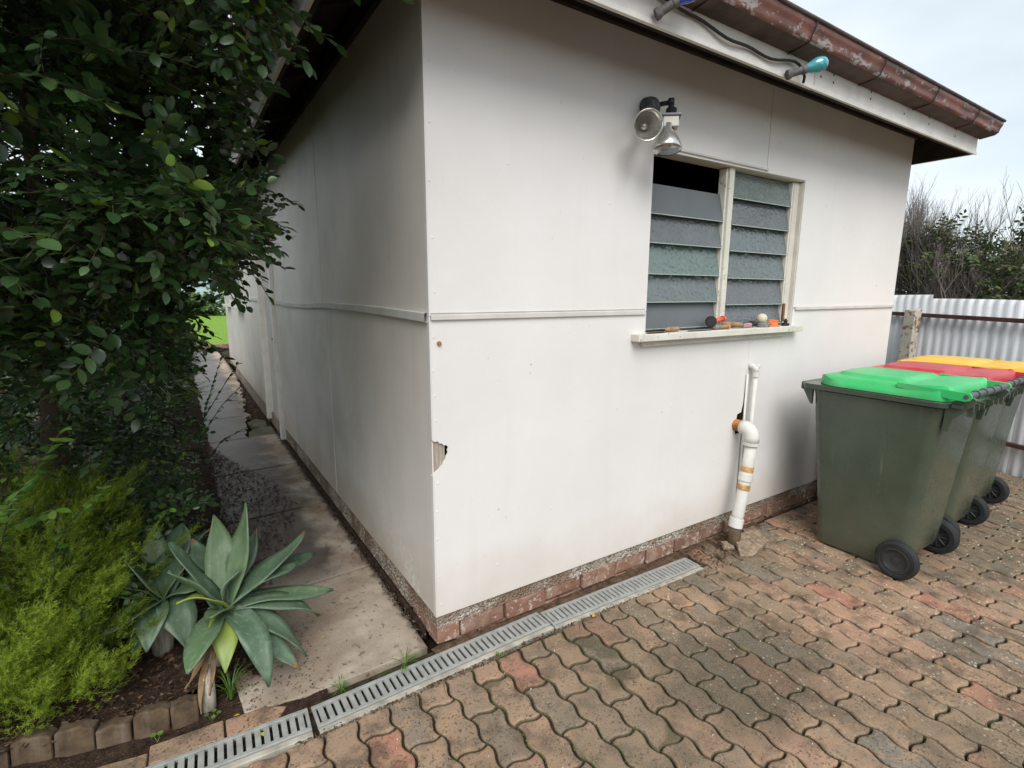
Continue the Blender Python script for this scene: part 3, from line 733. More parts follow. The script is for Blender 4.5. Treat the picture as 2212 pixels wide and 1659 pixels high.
# roll the corrugations of the front and right slopes along the eaves edge
m_ = MB()
for k in range(118):
    x = -.33+k*.0381; m_.tube([(x, -.335, 2.712+.006*(k % 2)), (x, .2, 2.716+.555*S+.006*(k % 2))], .017, 6)
o = wpart('roof_corrugation', m_, M_roof, rf); o['kind'] = 'stuff'

# gutters
PR = [(-.3015, 2.71), (-.3015, 2.602), (-.380, 2.610), (-.392, 2.614), (-.400, 2.621), (-.404, 2.631), (-.406, 2.643), (-.410, 2.654), (-.416, 2.664), (-.421, 2.674), (-.423, 2.692)]
PI = [(-.418, 2.692), (-.416, 2.676), (-.411, 2.667), (-.405, 2.656), (-.401, 2.644), (-.399, 2.632), (-.396, 2.624), (-.390, 2.618), (-.379, 2.614), (-.306, 2.606), (-.306, 2.71)]
def gutter_run(fn, a0, a1, aend0, aend1, lab):
    """fn(a, out, z) -> point; mitred ends"""
    m = MB(); prof = PR+PI; n = len(prof); vs = []
    for a, e in ((a0, aend0), (a1, aend1)):
        for o_, z in prof: vs.append(fn(a+e*(-o_-.30), o_, z))
    fs = []; mis = []
    for i in range(n):
        j = (i+1) % n; fs.append((i, j, j+n, i+n)); mis.append(1 if i in (0, 1, 2) else 0)
    m.add(vs, fs); m.mi = mis
    m.add([vs[i] for i in range(n)], [tuple(range(n))], 0); m.add([vs[i+n] for i in range(n)], [tuple(range(n-1, -1, -1))], 0)
    g = wpart('gutter', m, [M_gutter, M_gutterU], house, label=lab, auto=50)
    return g
g1 = gutter_run(lambda a, o, z: (a, o, z), -.32, 4.19, -1, 0, 'rusty red gutter with grey patches along the front eaves')
wpart('gutter_bead', MB().tube([(-.44, -.426, 2.695), (4.205, -.426, 2.695)], .0085, 8), M_gutterU, g1, smooth=True)
g2 = gutter_run(lambda a, o, z: (-.02+o, a, z), -.30, 10.3, -1, 1, 'dark gutter along the side eaves')
wpart('gutter_bead', MB().tube([(-.446, -.424, 2.695), (-.446, 10.4, 2.695)], .0085, 8), M_gutterU, g2, smooth=True)
wpart('gutter_end', MB().prism([(-.302, 2.71), (-.302, 2.600), (-.384, 2.610), (-.404, 2.623), (-.411, 2.648), (-.422, 2.668), (-.426, 2.70), (-.426, 2.71)], 'x', 4.190, 4.196), M_gutter, g1)
for x in (.35, 1.02, 1.70, 2.38, 3.06, 3.72):
    m_ = MB().tube([(x, -.302, 2.598), (x, -.384, 2.608), (x, -.405, 2.621), (x, -.413, 2.647), (x, -.424, 2.667), (x, -.430, 2.695)], .0032, 6)
    wpart('gutter_strap', m_, M_strap, g1)
# nails in the fascia
m_ = MB(); rr = random.Random(2)
for x in (1.985, 2.11, 2.52, 2.95, 3.30, 3.75):
    for dz in (-.02, .02): m_.lathe([(0, -.3025), (.006, -.3022), (.006, -.299)], (x+rr.random()*.02, 0, 2.575+dz+rr.random()*.01), (0, 1, 0), 8)
wpart('nail_heads', m_, M_strap, house)
# nail / bolt heads on wall
m_ = MB().lathe([(0, -.009), (.008, -.0085), (.009, -.004), (.009, 0)], (.037, 0, 1.305), (0, 1, 0), 12); wpart('bolt_head', m_, M_rust, house)
m_ = MB()
for z in [.2, .33, .5, .62, .74, 1.0, 1.1, 1.2, 1.33, 1.5, 1.7, 1.9, 2.1, 2.3, 2.5]:
    m_.lathe([(0, -.002), (.004, -.0015), (.005, 0)], (.018+.006*math.sin(z*9), 0, z), (0, 1, 0), 8)
for x, z in ((.35, 2.0), (.9, 1.9), (.6, .5), (.8, .9), (1.4, .9), (1.6, .5), (2.9, 2.2), (3.2, 1.9), (.3, .3), (2.2, 2.35), (3.3, 2.38), (2.65, 1.85)):
    m_.lathe([(0, -.002), (.004, -.0015), (.006, 0)], (x, 0, z), (0, 1, 0), 8)
wpart('nail_heads', m_, M_front, house)

# ------------------------------------------------------------------ floodlight
M_silver = simple('silvered_glass', (.62, .61, .58), .22, .6, .15, 20, .75, 0)
M_lens = NT('patterned_lens', .06, .5); M_lens.b.inputs['Transmission Weight'].default_value = 1.0; M_lens.b.inputs['IOR'].default_value = 1.12
M_lens.col((.85, .84, .80)); M_lens.bump(M_lens.noise(120, 2, M_lens.objc), .5, .002); M_lens = M_lens.m
M_fit = simple('weathered_grey_fitting', (.10, .10, .105), .7, .3, .5, 35)
M_fitb = simple('black_fitting', (.02, .02, .022), .5, .4, .3, 35)
fl = thing('floodlight', 'twin reflector floodlight with grey sensor above the window corner', 'floodlight', (1.11, 0, 2.32))
wpart('mounting_base', MB().lathe([(0, .066), (.022, .064), (.036, .052), (.046, .030), (.048, .004), (.0, .0)][::-1], (1.105, -.001, 2.335), (0, -1, 0), 24), M_fit, fl, smooth=True)
def par(c, d, name, lab):
    c = Vector(c); d = Vector(d).normalized()
    b = wpart(name, MB().lathe([(.0, -.112), (.017, -.110), (.019, -.085), (.032, -.070), (.048, -.045), (.059, -.020), (.063, -.004), (.063, .003), (.060, .003), (.055, -.022), (.040, -.050), (.018, -.078), (.0, -.082)], c, d, 32), M_silver, fl, smooth=True, label=lab)
    wpart('lens', MB().lathe([(.0605, -.001), (.0600, .006), (.052, .010), (.036, .0125), (.018, .014), (0, .0145)][::1], c, d, 32), M_lens, b, smooth=True)
    wpart('filament_cap', MB().lathe([(0, -.045), (.014, -.047), (.016, -.06), (.016, -.078)], c, d, 12), M_silver, b, smooth=True)
    return b
par((.938, -.175, 2.196), (-.50, -.82, -.22), 'lamp', 'round floodlight lamp facing the yard')
par((1.088, -.150, 2.128), (-.12, -.10, -1), 'lamp', 'floodlight lamp pointing down')
wpart('arm', MB().tube([(1.07, -.04, 2.32), (1.045, -.075, 2.285), (1.005, -.10, 2.235)], [.026, .026, .022], 14), M_fit, fl, smooth=True)
wpart('arm', MB().tube([(1.13, -.05, 2.345), (1.165, -.09, 2.350)], .010, 10), M_fitb, fl, smooth=True)
wpart('swivel_joint', MB().lathe([(0, -.014), (.017, -.013), (.017, .013), (0, .014)], (1.163, -.095, 2.350), (.6, -.8, 0), 14), M_fitb, fl, smooth=True)
wpart('swivel_joint', MB().tube([(1.163, -.095, 2.345), (1.160, -.10, 2.305)], .012, 10), M_fitb, fl, smooth=True)
wpart('lamp_holder', MB().tube([(1.155, -.105, 2.315), (1.142, -.115, 2.235)], [.024, .024], 16), M_fitb, fl, smooth=True)
wpart('lamp_holder', MB().tube([(1.130, -.125, 2.240), (1.104, -.140, 2.205)], [.020, .022], 16), M_fitb, fl, smooth=True)
T = Matrix.Translation((1.118, -.135, 2.245)) @ Matrix.Rotation(rad(-38), 4, 'Z') @ Matrix.Rotation(rad(-12), 4, 'X')
wpart('sensor', MB().box(-.034, .034, -.022, .022, -.026, .020, T), M_trim, fl, bevel=.004)
wpart('sensor_hood', MB().box(-.042, .044, -.030, .028, .021, .030, T), simple('grey_hood', (.22, .22, .225), .5, .4, .2, 30), fl, bevel=.002)

# ------------------------------------------------------------------ festoon string
M_cable = simple('black_cable', (.025, .023, .022), .6, .3, .5, 60)
fest = thing('string_lights', 'black festoon cable along the fascia with painted bulbs', 'string lights', (.8, -.32, 2.55))
pts = []
for t in range(0, 45):
    x = -.33+t*.047; z = 2.600-.012*math.sin(t*.20)+.007*math.sin(t*.9)-.035*(t/44)-(.02*math.sin(max(0, t-25)/18*math.pi)) ; pts.append((x, -.316+.004*math.sin(t*.7), z))
EX = pts[-1]
pts += [(EX[0]+.03, -.322, EX[2]-.008), (EX[0]+.055, -.332, EX[2]-.03), (EX[0]+.060, -.336, EX[2]-.06), (EX[0]+.054, -.336, EX[2]-.085)]
wpart('cable', MB().tube([(-.335, -.1+.9*(1-k/6), 2.60) for k in range(6)]+pts, .0062, 8), M_cable, fest, smooth=True)
M_sock = simple('grey_socket', (.13, .125, .12), .65, .3, .4, 60)
def bulb_mat(name, c):
    n = NT(name, .12, .6); n.col(n.ramp(n.noise(35, 4, n.objc), [(.35, tuple(v*.6 for v in c)), (.6, c)])); n.b.inputs['Coat Weight'].default_value = .6; return n.m
def bulb(c, d, mat, lab):
    c = Vector(c); d = Vector(d).normalized()
    s_ = wpart('socket', MB().lathe([(0, -.030), (.021, -.030), (.022, -.018), (.0165, -.006), (.0165, .034), (.020, .038), (.020, .056), (0, .056)], c, d, 16), M_sock, fest, smooth=False)
    wpart('bulb', MB().lathe([(.015, .050), (.0185, .062), (.0280, .084), (.0340, .104), (.0335, .124), (.027, .141), (.014, .152), (0, .155)], c, d, 24), mat, fest, smooth=True, label=lab)
bulb((1.700, -.338, 2.505), (.60, -.45, .22), bulb_mat('teal_bulb_paint', (.06, .38, .42)), 'teal painted bulb')
bulb((.818, -.338, 2.533), (.50, -.45, .38), bulb_mat('blue_bulb_glass', (.02, .09, .55)), 'deep blue glass bulb')
bulb((-.338, .42, 2.60), (-.7, -.1, -.25), bulb_mat('dark_blue_bulb', (.012, .05, .30)), 'dark blue bulb behind the leaves')

# ------------------------------------------------------------------ pipes
pipe = thing('waste_pipe', 'stained white waste pipe with elbow rising from the ground by the wall', 'pipe', (1.92, -.10, 0))
def arc(c, r, a0, a1, u, v, n=8):
    c = Vector(c); u = Vector(u); v = Vector(v)
    return [tuple(c+u*r*math.cos(a0+(a1-a0)*k/n)+v*r*math.sin(a0+(a1-a0)*k/n)) for k in range(n+1)]
PX = lambda z: 1.985-.085*max(0, (.62-z)/.47)**1.25
wpart('rusty_stub', MB().tube([(1.992, .05, .712), (1.990, -.052, .712)], .0355, 18), M_rust, pipe, smooth=True)
el = [(1.990, -.045, .712), (1.989, -.072, .710), (1.988, -.094, .701), (1.987, -.109, .685), (1.986, -.116, .662), (1.985, -.117, .630)]
wpart('elbow', MB().tube(el, [.0405, .0415, .042, .042, .042, .042], 20), M_pvc, pipe, smooth=True)
wpart('collar', MB().lathe([(0, 0), (.0465, 0), (.0465, .016), (0, .016)], (1.985, -.117, .616), (0, 0, 1), 22), M_pvc, pipe, smooth=False)
wpart('pipe_section', MB().tube([(PX(z), -.117, z) for z in (.617, .5, .4, .3, .2, .15)], .0345, 18), M_pvc, pipe, smooth=True)
for z, h, r, mt in ((.455, .034, .0362, M_rustring), (.400, .046, .0405, M_pvc), (.345, .036, .0362, M_rustring), (.120, .056, .0405, M_pvc)):
    wpart('pipe_band', MB().lathe([(0, 0), (r-.001, 0), (r, .003), (r, h-.003), (r-.001, h), (0, h)], (PX(z), -.117, z), (PX(z+.05)-PX(z), 0, .05), 22), mt, pipe)
wpart('pipe_base', MB().tube([(PX(.13), -.117, .13), (PX(.13)-.008, -.117, -.03)], .0365, 18), M_edger, pipe, smooth=True)
sp = thing('thin_pipe', 'thin white pipe running down the wall behind the waste pipe', 'pipe', (2.1, -.03, 0))
wpart('elbow', MB().tube([(2.085, .004, 1.068), (2.087, -.026, 1.066), (2.09, -.040, 1.054), (2.09, -.043, 1.03)], .0175, 12), M_pvc, sp, smooth=True)
wpart('pipe_section', MB().tube([(2.09, -.043, 1.035), (2.086, -.040, .6), (2.080, -.036, -.02)], .0130, 12), M_pvc, sp, smooth=True)
wpart('collar', MB().lathe([(0, 0), (.0195, 0), (.0195, .03), (0, .03)], (2.09, -.043, 1.005), (0, 0, 1), 14), M_pvc, sp)
wpart('end_knob', MB().lathe([(0, 0), (.015, 0), (.017, .01), (.010, .022), (0, .024)], (2.112, -.03, 1.062), (1, -.3, .3), 10), M_pvc, sp)
thin2 = tag(link('conduit', MB().tube([(2.055, -.012, 1.02), (2.058, -.012, .3), (2.05, -.014, -.02)], .0065, 8).mesh('conduit', M_pvc, True)), 'thin white conduit beside the two pipes on the wall', 'conduit')
# broken slab and stones at the base of the pipe
def stone(name, poly, z0, z1, mat, label, tilt=(0, 0), cat='stone', group=None):
    cx_ = sum(p[0] for p in poly)/len(poly); cy_ = sum(p[1] for p in poly)/len(poly)
    m = MB().prism([(x-cx_, y-cy_) for x, y in poly], 'z', 0, z1-z0); wobble(m, .003, 9)
    o = link(name, m.mesh(name, mat), None, (cx_, cy_, z0), (tilt[0], tilt[1], 0)); bev(o, .005)
    if name == 'broken_slab':
        sb = o.modifiers.new('split', 'SUBSURF'); sb.subdivision_type = 'SIMPLE'; sb.levels = sb.render_levels = 4
        tx_ = bpy.data.textures.new('rock_surface', 'CLOUDS'); tx_.noise_scale = .035; tx_.noise_depth = 4
        dm_ = o.modifiers.new('rough', 'DISPLACE'); dm_.texture = tx_; dm_.strength = .016; dm_.mid_level = .5; dm_.texture_coords = 'GLOBAL'
    return tag(o, label, cat, group)
M_rock = simple('sandy_rock', (.27, .205, .145), .9, .2, .5, 40, bump=.6)
stone('broken_slab', [(1.80, -.225), (1.86, -.262), (2.03, -.235), (2.06, -.185), (2.10, -.13), (1.97, -.105), (1.90, -.115)], .010, .045, M_rock, 'broken tan paver piece lying in front of the pipe base', (rad(11), rad(-7)))
stone('broken_slab', [(2.05, -.10), (2.16, -.13), (2.20, -.06), (2.10, -.03)], -.004, .020, M_paver, 'chipped reddish paver fragment just right of the pipe base', (rad(-4), rad(5)))
stone('broken_slab', [(1.79, -.12), (1.85, -.16), (1.87, -.10), (1.82, -.07)], .0, .024, M_rock, 'small grey rubble lump left of the pipe base', (rad(4), rad(9)))

# ------------------------------------------------------------------ things on the sill
SZ = 1.3015
M_rusty = simple('rusty_steel', (.17, .11, .075), .8, .3, .4, 60); M_wood = simple('worn_wooden_handle', (.32, .20, .12), .75, .3, .4, 45)
M_steel = simple('dull_grey_steel', (.24, .23, .215), .6, .4, .4, 60); M_redp = simple('coral_plastic', (.72, .13, .08), .45, .4, .15, 60)
M_orp = simple('orange_plastic', (.85, .22, .07), .45, .4, .12, 60); M_cream = simple('cream_ball', (.62, .58, .45), .7, .3, .2, 60); M_pink = simple('pink_bristle', (.62, .36, .38), .8, .2, .3, 80); M_orr = simple('orange_tip_paint', (.62, .22, .08), .7, .3, .2, 60)
def trowel(name, label, p0, p1, wide, hl, mats, ferrule=False, tip=None):
    p0 = Vector(p0); p1 = Vector(p1); d = (p1-p0); L = d.length; d.normalize(); s = d.cross(Vector((0, 0, 1))).normalized()
    t = thing(name, label, 'tool', tuple(p0))
    bl = L*(1-hl); m = MB(); vs = []; K = 10
    for k in range(K+1):
        u = k/K; w = wide*math.sin(math.pi*min(1, .12+.88*u*.93))**.7*(1 if u < .8 else 1-(u-.8)*3.2)
        c = p0+d*bl*u; h = .006*math.sin(math.pi*u)
        for q in (-1, -.4, .4, 1): vs.append(c+s*w*q+Vector((0, 0, .003+h*(1-abs(q)*.8))))
    fs = [(k*4+j, k*4+j+1, k*4+j+5, k*4+j+4) for k in range(K) for j in range(3)]
    m.add(vs, fs); n0 = len(vs); m.add([v-Vector((0, 0, .003)) for v in vs], [f[::-1] for f in fs])
    wpart('blade', m, mats[0], t, smooth=True)
    a = p0+d*(bl-.012); hp = []; rs = []
    for u, r in ((0, .005), (.1, .009), (.16, .0125), (.5, .0135), (.8, .012), (.95, .009), (1, .003)):
        hp.append(a+d*(L*hl)*u+Vector((0, 0, .013))); rs.append(r)
    wpart('handle', MB().tube(hp, rs, 12), mats[1], t, smooth=True)
    if ferrule: wpart('ferrule', MB().tube([hp[1], hp[1]+d*.045], .0135, 12), M_steel, t, smooth=True)
    if tip: wpart('handle_tip', MB().tube([hp[-1]-d*.03, hp[-1]-d*.012, hp[-1]+d*.003], [.0136, .0120, .004], 12), tip, t, smooth=True)
    return t
trowel('hand_trowel', 'rusty hand trowel with brown handle at the left of the sill', (1.150, -.030, SZ), (1.440, .0, SZ), .022, .45, (M_rusty, M_wood))
trowel('hand_trowel', 'grey hand trowel with metal ferrule and orange tipped handle', (1.455, -.036, SZ), (1.845, -.022, SZ), .024, .45, (M_steel, M_wood), True, M_orr)
t = thing('hose_nozzle', 'coral hose nozzle with a black round head on the sill', 'nozzle', (1.63, -.02, SZ))
wpart('nozzle_head', MB().lathe([(0, .0), (.027, 0), (.030, .004), (.030, .018), (.022, .028), (0, .030)], (1.640, -.038, SZ+.046), (.55, .72, -.02), 22), M_fitb, t, smooth=False)
wpart('nozzle_face', MB().lathe([(0, -.0015), (.022, -.001), (.022, .002)], (1.640, -.038, SZ+.046), (.55, .72, -.02), 22), M_tyre, t)
wpart('nozzle_body', MB().tube([(1.660, -.018, SZ+.040), (1.72, -.006, SZ+.047), (1.785, .0, SZ+.055)], [.012, .0125, .013], 12), M_redp, t, smooth=True)
wpart('nozzle_tip', MB().tube([(1.785, .0, SZ+.055), (1.802, .002, SZ+.057)], [.018, .017], 12), M_redp, t)
t = thing('old_brush', 'old brush with brown handle and pink bristles behind the trowel', 'brush', (1.9, .0, SZ))
wpart('handle', MB().tube([(1.785, -.004, SZ+.030), (1.85, -.006, SZ+.026), (1.93, -.010, SZ+.018), (1.965, -.011, SZ+.014)], [.007, .012, .015, .012], 12), M_wood, t, smooth=True)
m_ = MB(); rr = random.Random(4)
for k in range(60):
    a = Vector((1.960, -.011+(rr.random()-.5)*.018, SZ+.012+(rr.random()-.5)*.014)); b = a+Vector((.07+.02*rr.random(), (rr.random()-.5)*.02, (rr.random()-.5)*.015+.002)); m_.tube([a, b], .0012, 4)
o = wpart('bristles', m_, M_pink, t); o['kind'] = 'stuff'
t = thing('hose_fitting', 'black plastic hose fitting lying left of the grey tin', 'fitting', (2.075, .0, SZ))
wpart('fitting_body', MB().tube([(2.045, .0, SZ+.018), (2.10, .002, SZ+.018)], .014, 12), M_fitb, t); wpart('fitting_ring', MB().tube([(2.060, .0, SZ+.018), (2.072, .0, SZ+.018)], .018, 12), M_fitb, t)
t = thing('tin_with_ball', 'grey ribbed cap holding a cream ball on the sill', 'tin', (2.155, -.022, SZ))
wpart('tin', MB().lathe([(0, 0), (.037, 0), (.038, .006), (.035, .010), (.036, .018), (.033, .024), (.034, .032), (.028, .036), (0, .034)], (2.155, -.022, SZ), (0, 0, 1), 24), M_steel, t)
wpart('ball', MB().lathe([(.001+.030*math.sin(math.pi*k/12), -.030*math.cos(math.pi*k/12)) for k in range(13)], (2.150, -.012, SZ+.049), (0, 0, 1), 20), M_cream, t, smooth=True)
t = thing('orange_cap', 'orange plastic cap between the grey tin and black connector', 'cap', (2.27, -.015, SZ))
wpart('cap', MB().lathe([(0, 0), (.042, 0), (.042, .006), (.031, .008), (.030, .030), (.033, .032), (.033, .038), (.026, .038), (.024, .020), (0, .018)], (2.262, -.015, SZ), (0, 0, 1), 24), M_orp, t)
wpart('spout', MB().tube([(2.262, -.015, SZ+.022), (2.215, -.018, SZ+.020)], .014, 12), M_orp, t)
t = thing('black_connector', 'small black tap connector at the right end of the sill', 'connector', (2.405, -.015, SZ))
wpart('connector_body', MB().lathe([(0, 0), (.023, 0), (.023, .014), (.011, .016), (.010, .024), (.014, .026), (.014, .032), (.007, .034), (.007, .042), (0, .043)], (2.405, -.015, SZ), (0, 0, 1), 16), M_fitb, t)
wpart('connector_arm', MB().tube([(2.405, -.015, SZ+.010), (2.372, -.02, SZ+.012)], .008, 10), M_fitb, t)

# ------------------------------------------------------------------ wheelie bins
def rrect(hx, y0, y1, r, n=5):
    out = []
    for (cx_, cy_, a) in ((hx-r, y1-r, 0), (-hx+r, y1-r, 90), (-hx+r, y0+r, 180), (hx-r, y0+r, 270)):
        for k in range(n+1):
            q = rad(a+90*k/n); out.append((cx_+r*math.cos(q), cy_+r*math.sin(q)))
    return out
def loft(levels, cap0=True, cap1=True):
    m = MB(); n = len(levels[0][1]); vs = []; fs = []
    for z, ring in levels: vs += [(x, y, z if not callable(z) else z(x, y)) for x, y in ring]
    for L in range(len(levels)-1):
        for i in range(n):
            j = (i+1) % n; fs.append((L*n+i, L*n+j, (L+1)*n+j, (L+1)*n+i))
    if cap0: fs.append(tuple(range(n-1, -1, -1)))
    if cap1: fs.append(tuple(range((len(levels)-1)*n, len(levels)*n)))
    return m.add(vs, fs)
def smst(a, b, x): t = max(0, min(1, (x-a)/(b-a))); return t*t*(3-2*t)
def make_bin(lidc, label):
    t = thing('wheelie_bin', label, 'bin', group='wheelie bins lined up beside the wall')
    def P(name, m, mat, parent=None, smooth=None, bevel=0):
        o = link(name, m.mesh(name, mat), parent or t)
        if smooth: smooth_angle(o, smooth)
        if bevel: bev(o, bevel)
        return o
    lv = [(.012, rrect(.205, -.125, .235, .05)), (.03, rrect(.216, -.150, .246, .055)), (.10, rrect(.221, -.225, .254, .06)), (.20, rrect(.226, -.238, .262, .06)), (.55, rrect(.246, -.268, .296, .06)), (.875, rrect(.262, -.302, .330, .06)), (.905, rrect(.266, -.306, .334, .06))]
    body = P('body', loft(lv), M_bin, smooth=40)
    rim = P('rim', loft([(.916, rrect(.270, -.31, .345, .05)), (.913, rrect(.288, -.325, .385, .06)), (.936, rrect(.292, -.328, .392, .06)), (.941, rrect(.288, -.324, .388, .06))]), M_bin, smooth=35)
    P('front_lip', MB().box(-.25, .25, .372, .402, .896, .943), M_bin, bevel=.010)
    for sx in (-1, 1):
        P('gusset', MB().prism([(.325, .82), (.335, .82), (.39, .912), (.325, .912)], 'x', sx*.245-.010, sx*.245+.010), M_bin, bevel=.004)
        # handle brackets at the back
        m = MB().prism([(-.30, .93), (-.30, .80), (-.325, .80), (-.335, .86), (-.40, .93), (-.415, .965), (-.385, .985), (-.33, .945)], 'x', sx*.225-.012, sx*.225+.012)
        P('handle_bracket', m, M_bin, bevel=.003)
        # ribs on the flange underside
        for k in range(3): P('rib', MB().box(sx*(.06+.07*k)-.005, sx*(.06+.07*k)+.005, -.40, -.326, .905, .935), M_bin)
    P('handle_bar', MB().tube([(-.262, -.385, .980), (.262, -.385, .980)], .0165, 14), M_handle, smooth=40)
    for x in (-.15, -.05, .05, .15): P('handle_ring', MB().tube([(x-.008, -.385, .980), (x+.008, -.385, .980)], .0205, 14), M_handle, smooth=40)
    P('back_flange', MB().box(-.255, .255, -.372, -.327, .918, .935), M_bin, bevel=.003)
    # lid
    NXL, NYL = 36, 40; vs = []; fs = []
    hx, y0, y1 = .281, -.320, .318
    def H(x, y):
        e = min(hx-abs(x), y-y0, y1-y); h = .962+.034*math.sqrt(max(0, min(1, e/.045)))*(2-min(1, e/.045))**.5*1.0
        h += .012*smst(.02, -.25, y)*0
        pn = smst(.212, .198, abs(x)+max(0, y-.10)*.35)*smst(.255, .238, y+abs(x)*.10)*smst(-.125, -.10, y); h += .015*pn; h += .014*(1-(y/.33)**2)*(1-(x/.285)**2)*(1-.15*smst(.2, 0, abs(x)))
        rc = smst(.205, .185, abs(x))*smst(-.10, -.125, y)*smst(-.30, -.275, y); h -= .004*rc
        h += .014*smst(.245, .255, abs(x))*smst(.283, .27, abs(x))*smst(-.05, -.22, y)
        h += .010*smst(-.05, -.30, y)
        return h
    for j in range(NYL+1):
        v = -1+2*j/NYL; 
        for i in range(NXL+1):
            u = -1+2*i/NXL
            # square with rounded corners
            uu, vv = u, v; r = .46 if v > 0 else .2; ax, ay = abs(u), abs(v)
            if ax > 1-r and ay > 1-r:
                dx = (ax-(1-r))/r; dy = (ay-(1-r))/r; m = max(dx, dy); l = math.hypot(dx, dy); k = m/l if l > 0 else 1
                uu = math.copysign(1-r+r*dx*k, u); vv = math.copysign(1-r+r*dy*k, v)
            x = uu*hx; y = (y0+y1)/2+vv*(y1-y0)/2; vs.append((x, y, H(x, y)))
    W_ = NXL+1
    for j in range(NYL):
        for i in range(NXL): a = j*W_+i; fs.append((a, a+1, a+W_+1, a+W_))
    ring = [i for i in range(W_)]+[j*W_+NXL for j in range(1, NYL+1)]+[NYL*W_+i for i in range(NXL-1, -1, -1)]+[j*W_ for j in range(NYL-1, 0, -1)]
    b0 = len(vs); vs += [(vs[k][0]*1.012, vs[k][1]+(.004 if vs[k][1] > 0 else -.002), .957) for k in ring]; b1 = len(vs); vs += [(vs[k][0]*1.012, vs[k][1]+(.004 if vs[k][1] > 0 else -.002), .944) for k in ring]
    n = len(ring)
    for i in range(n):
        j = (i+1) % n; fs.append((ring[j], ring[i], b0+i, b0+j)); fs.append((b0+j, b0+i, b1+i, b1+j))
    fs.append(tuple(b1+i for i in range(n)))
    lid = P('lid', MB().add(vs, fs), M_lids[lidc], smooth=38)
    for sx in (-1, 1):
        xx = sx*.270
        m = MB().prism([(-.10, .985), (-.10, 1.010), (-.395, .999), (-.405, .990), (-.408, .978), (-.400, .964), (-.385, .958), (-.33, .960)], 'x', xx-.006, xx+.006)
        a = P('lid_arm', m, M_lids[lidc], lid, bevel=.002)
        P('hinge_cap', MB().tube([(sx*.264, -.385, .980), (sx*.2785, -.385, .980)], .010, 14), M_handle, lid, smooth=40)
    P('front_grip', MB().box(-.055, .055, .312, .338, .952, .970), M_lids[lidc], lid, bevel=.006)
    for xx in (-.2645,): pass
    # axle and wheels
    P('axle', MB().tube([(-.262, -.190, .10), (.262, -.190, .10)], .010, 10), M_handle, smooth=40)
    for sx in (-1, 1):
        c = (sx*.268, -.205, .100); ax = (sx, 0, 0)
        w = P('wheel', MB().lathe([(.062, -.030), (.085, -.030), (.096, -.024), (.100, -.014), (.100, .008), (.096, .018), (.087, .023), (.083, .0225), (.081, .0205), (.078, .0235), (.074, .0225), (.071, .020), (.066, .022), (.062, .020)], c, ax, 40), M_tyre, smooth=25)
        P('hub', MB().lathe([(.0, -.024), (.012, -.024), (.014, -.010), (.058, -.006), (.063, -.010), (.063, .021), (.058, .022), (.055, .012), (.048, .008), (.018, .008), (.017, .012), (.010, .013), (0, .0125)], c, ax, 32), M_hub, w, smooth=30)
        for k in range(8):
            q = 2*math.pi*k/8; m = MB().tube([(c[0]-sx*.018, c[1]+.010*math.cos(q), c[2]+.010*math.sin(q)), (c[0]-sx*.014, c[1]+.062*math.cos(q), c[2]+.062*math.sin(q))], .0035, 5)
            P('spoke', m, M_hub, w)
    # worn white marking on the lid's flank
    m = MB(); rr = random.Random(3)
    for k in range(9): m.tube([(-.205+rr.random()*.03, .03+k*.011, .9990+0*rr.random()), (-.215+rr.random()*.03, .045+k*.011, .9992)], .0018, 4)
    return t
B1 = make_bin('green', 'dark green wheelie bin with bright green lid nearest the camera')
B2 = make_bin('red', 'dark green wheelie bin with red lid in the middle')
B3 = make_bin('yellow', 'dark green wheelie bin with yellow lid farthest away by the fence')
B1.location = (2.565, -.598, .002); B1.rotation_euler.z = rad(-.5)
B2.location = (3.200, -.565, .002); B2.rotation_euler.z = rad(1.0)
B3.location = (3.785, -.512, .002); B3.rotation_euler.z = rad(-.6)
for b_, s_ in ((B1, 1.04), (B2, 1.03), (B3, 1.03)): b_.scale = (1.0, 1.0, s_)

# ------------------------------------------------------------------ corrugated fence
fence = thing('iron_fence', 'corrugated galvanised iron fence behind the bins', 'fence', (5.04, -.5, 0))
FD = Vector((.2785, .9605, 0)); FN = Vector((.9605, -.2785, 0)); FO = Vector((5.04, -.5, 0))
def fp(s, off, z): return FO+FD*s-FN*off+Vector((0, 0, z))
def csheet(s0, s1, z0, z1, off, name='corrugated_sheet'):
    n = int((s1-s0)/.0095); m = MB(); vs = []
    for th in (0, .0012):
        for z in (z0, (z0+z1)/2, z1):
            for k in range(n+1):
                s = s0+(s1-s0)*k/n; a = .0085*math.sin(s/.076*2*math.pi); vs.append(fp(s, off+a-th, z+.004*math.sin(s*3)*(z-z0)))
    W_ = n+1; fs = []
    for L in (0, 1):
        for k in range(n): a = L*W_+k; fs.append((a, a+1, a+W_+1, a+W_))
    for L in (3, 4):
        for k in range(n): a = L*W_+k; fs.append((a+W_, a+W_+1, a+1, a))
    for k in range(n): fs.append((2*W_+k, 2*W_+k+1, 5*W_+k+1, 5*W_+k))
    m.add(vs, fs); wpart(name, m, M_iron, fence, smooth=True)
csheet(.700, 1.52, -.02, 1.488, .010); csheet(1.50, 2.3, -.02, 1.50, .0); csheet(2.28, 3.1, -.02, 1.49, .010); csheet(3.08, 5.0, -.02, 1.50, 0)
for k in range(8):
    s1 = .715-k*.80; csheet(s1-.815, s1, -.02, 1.452+.008*math.sin(k*2)-(.004*k), .0 if k % 2 == 0 else .010)
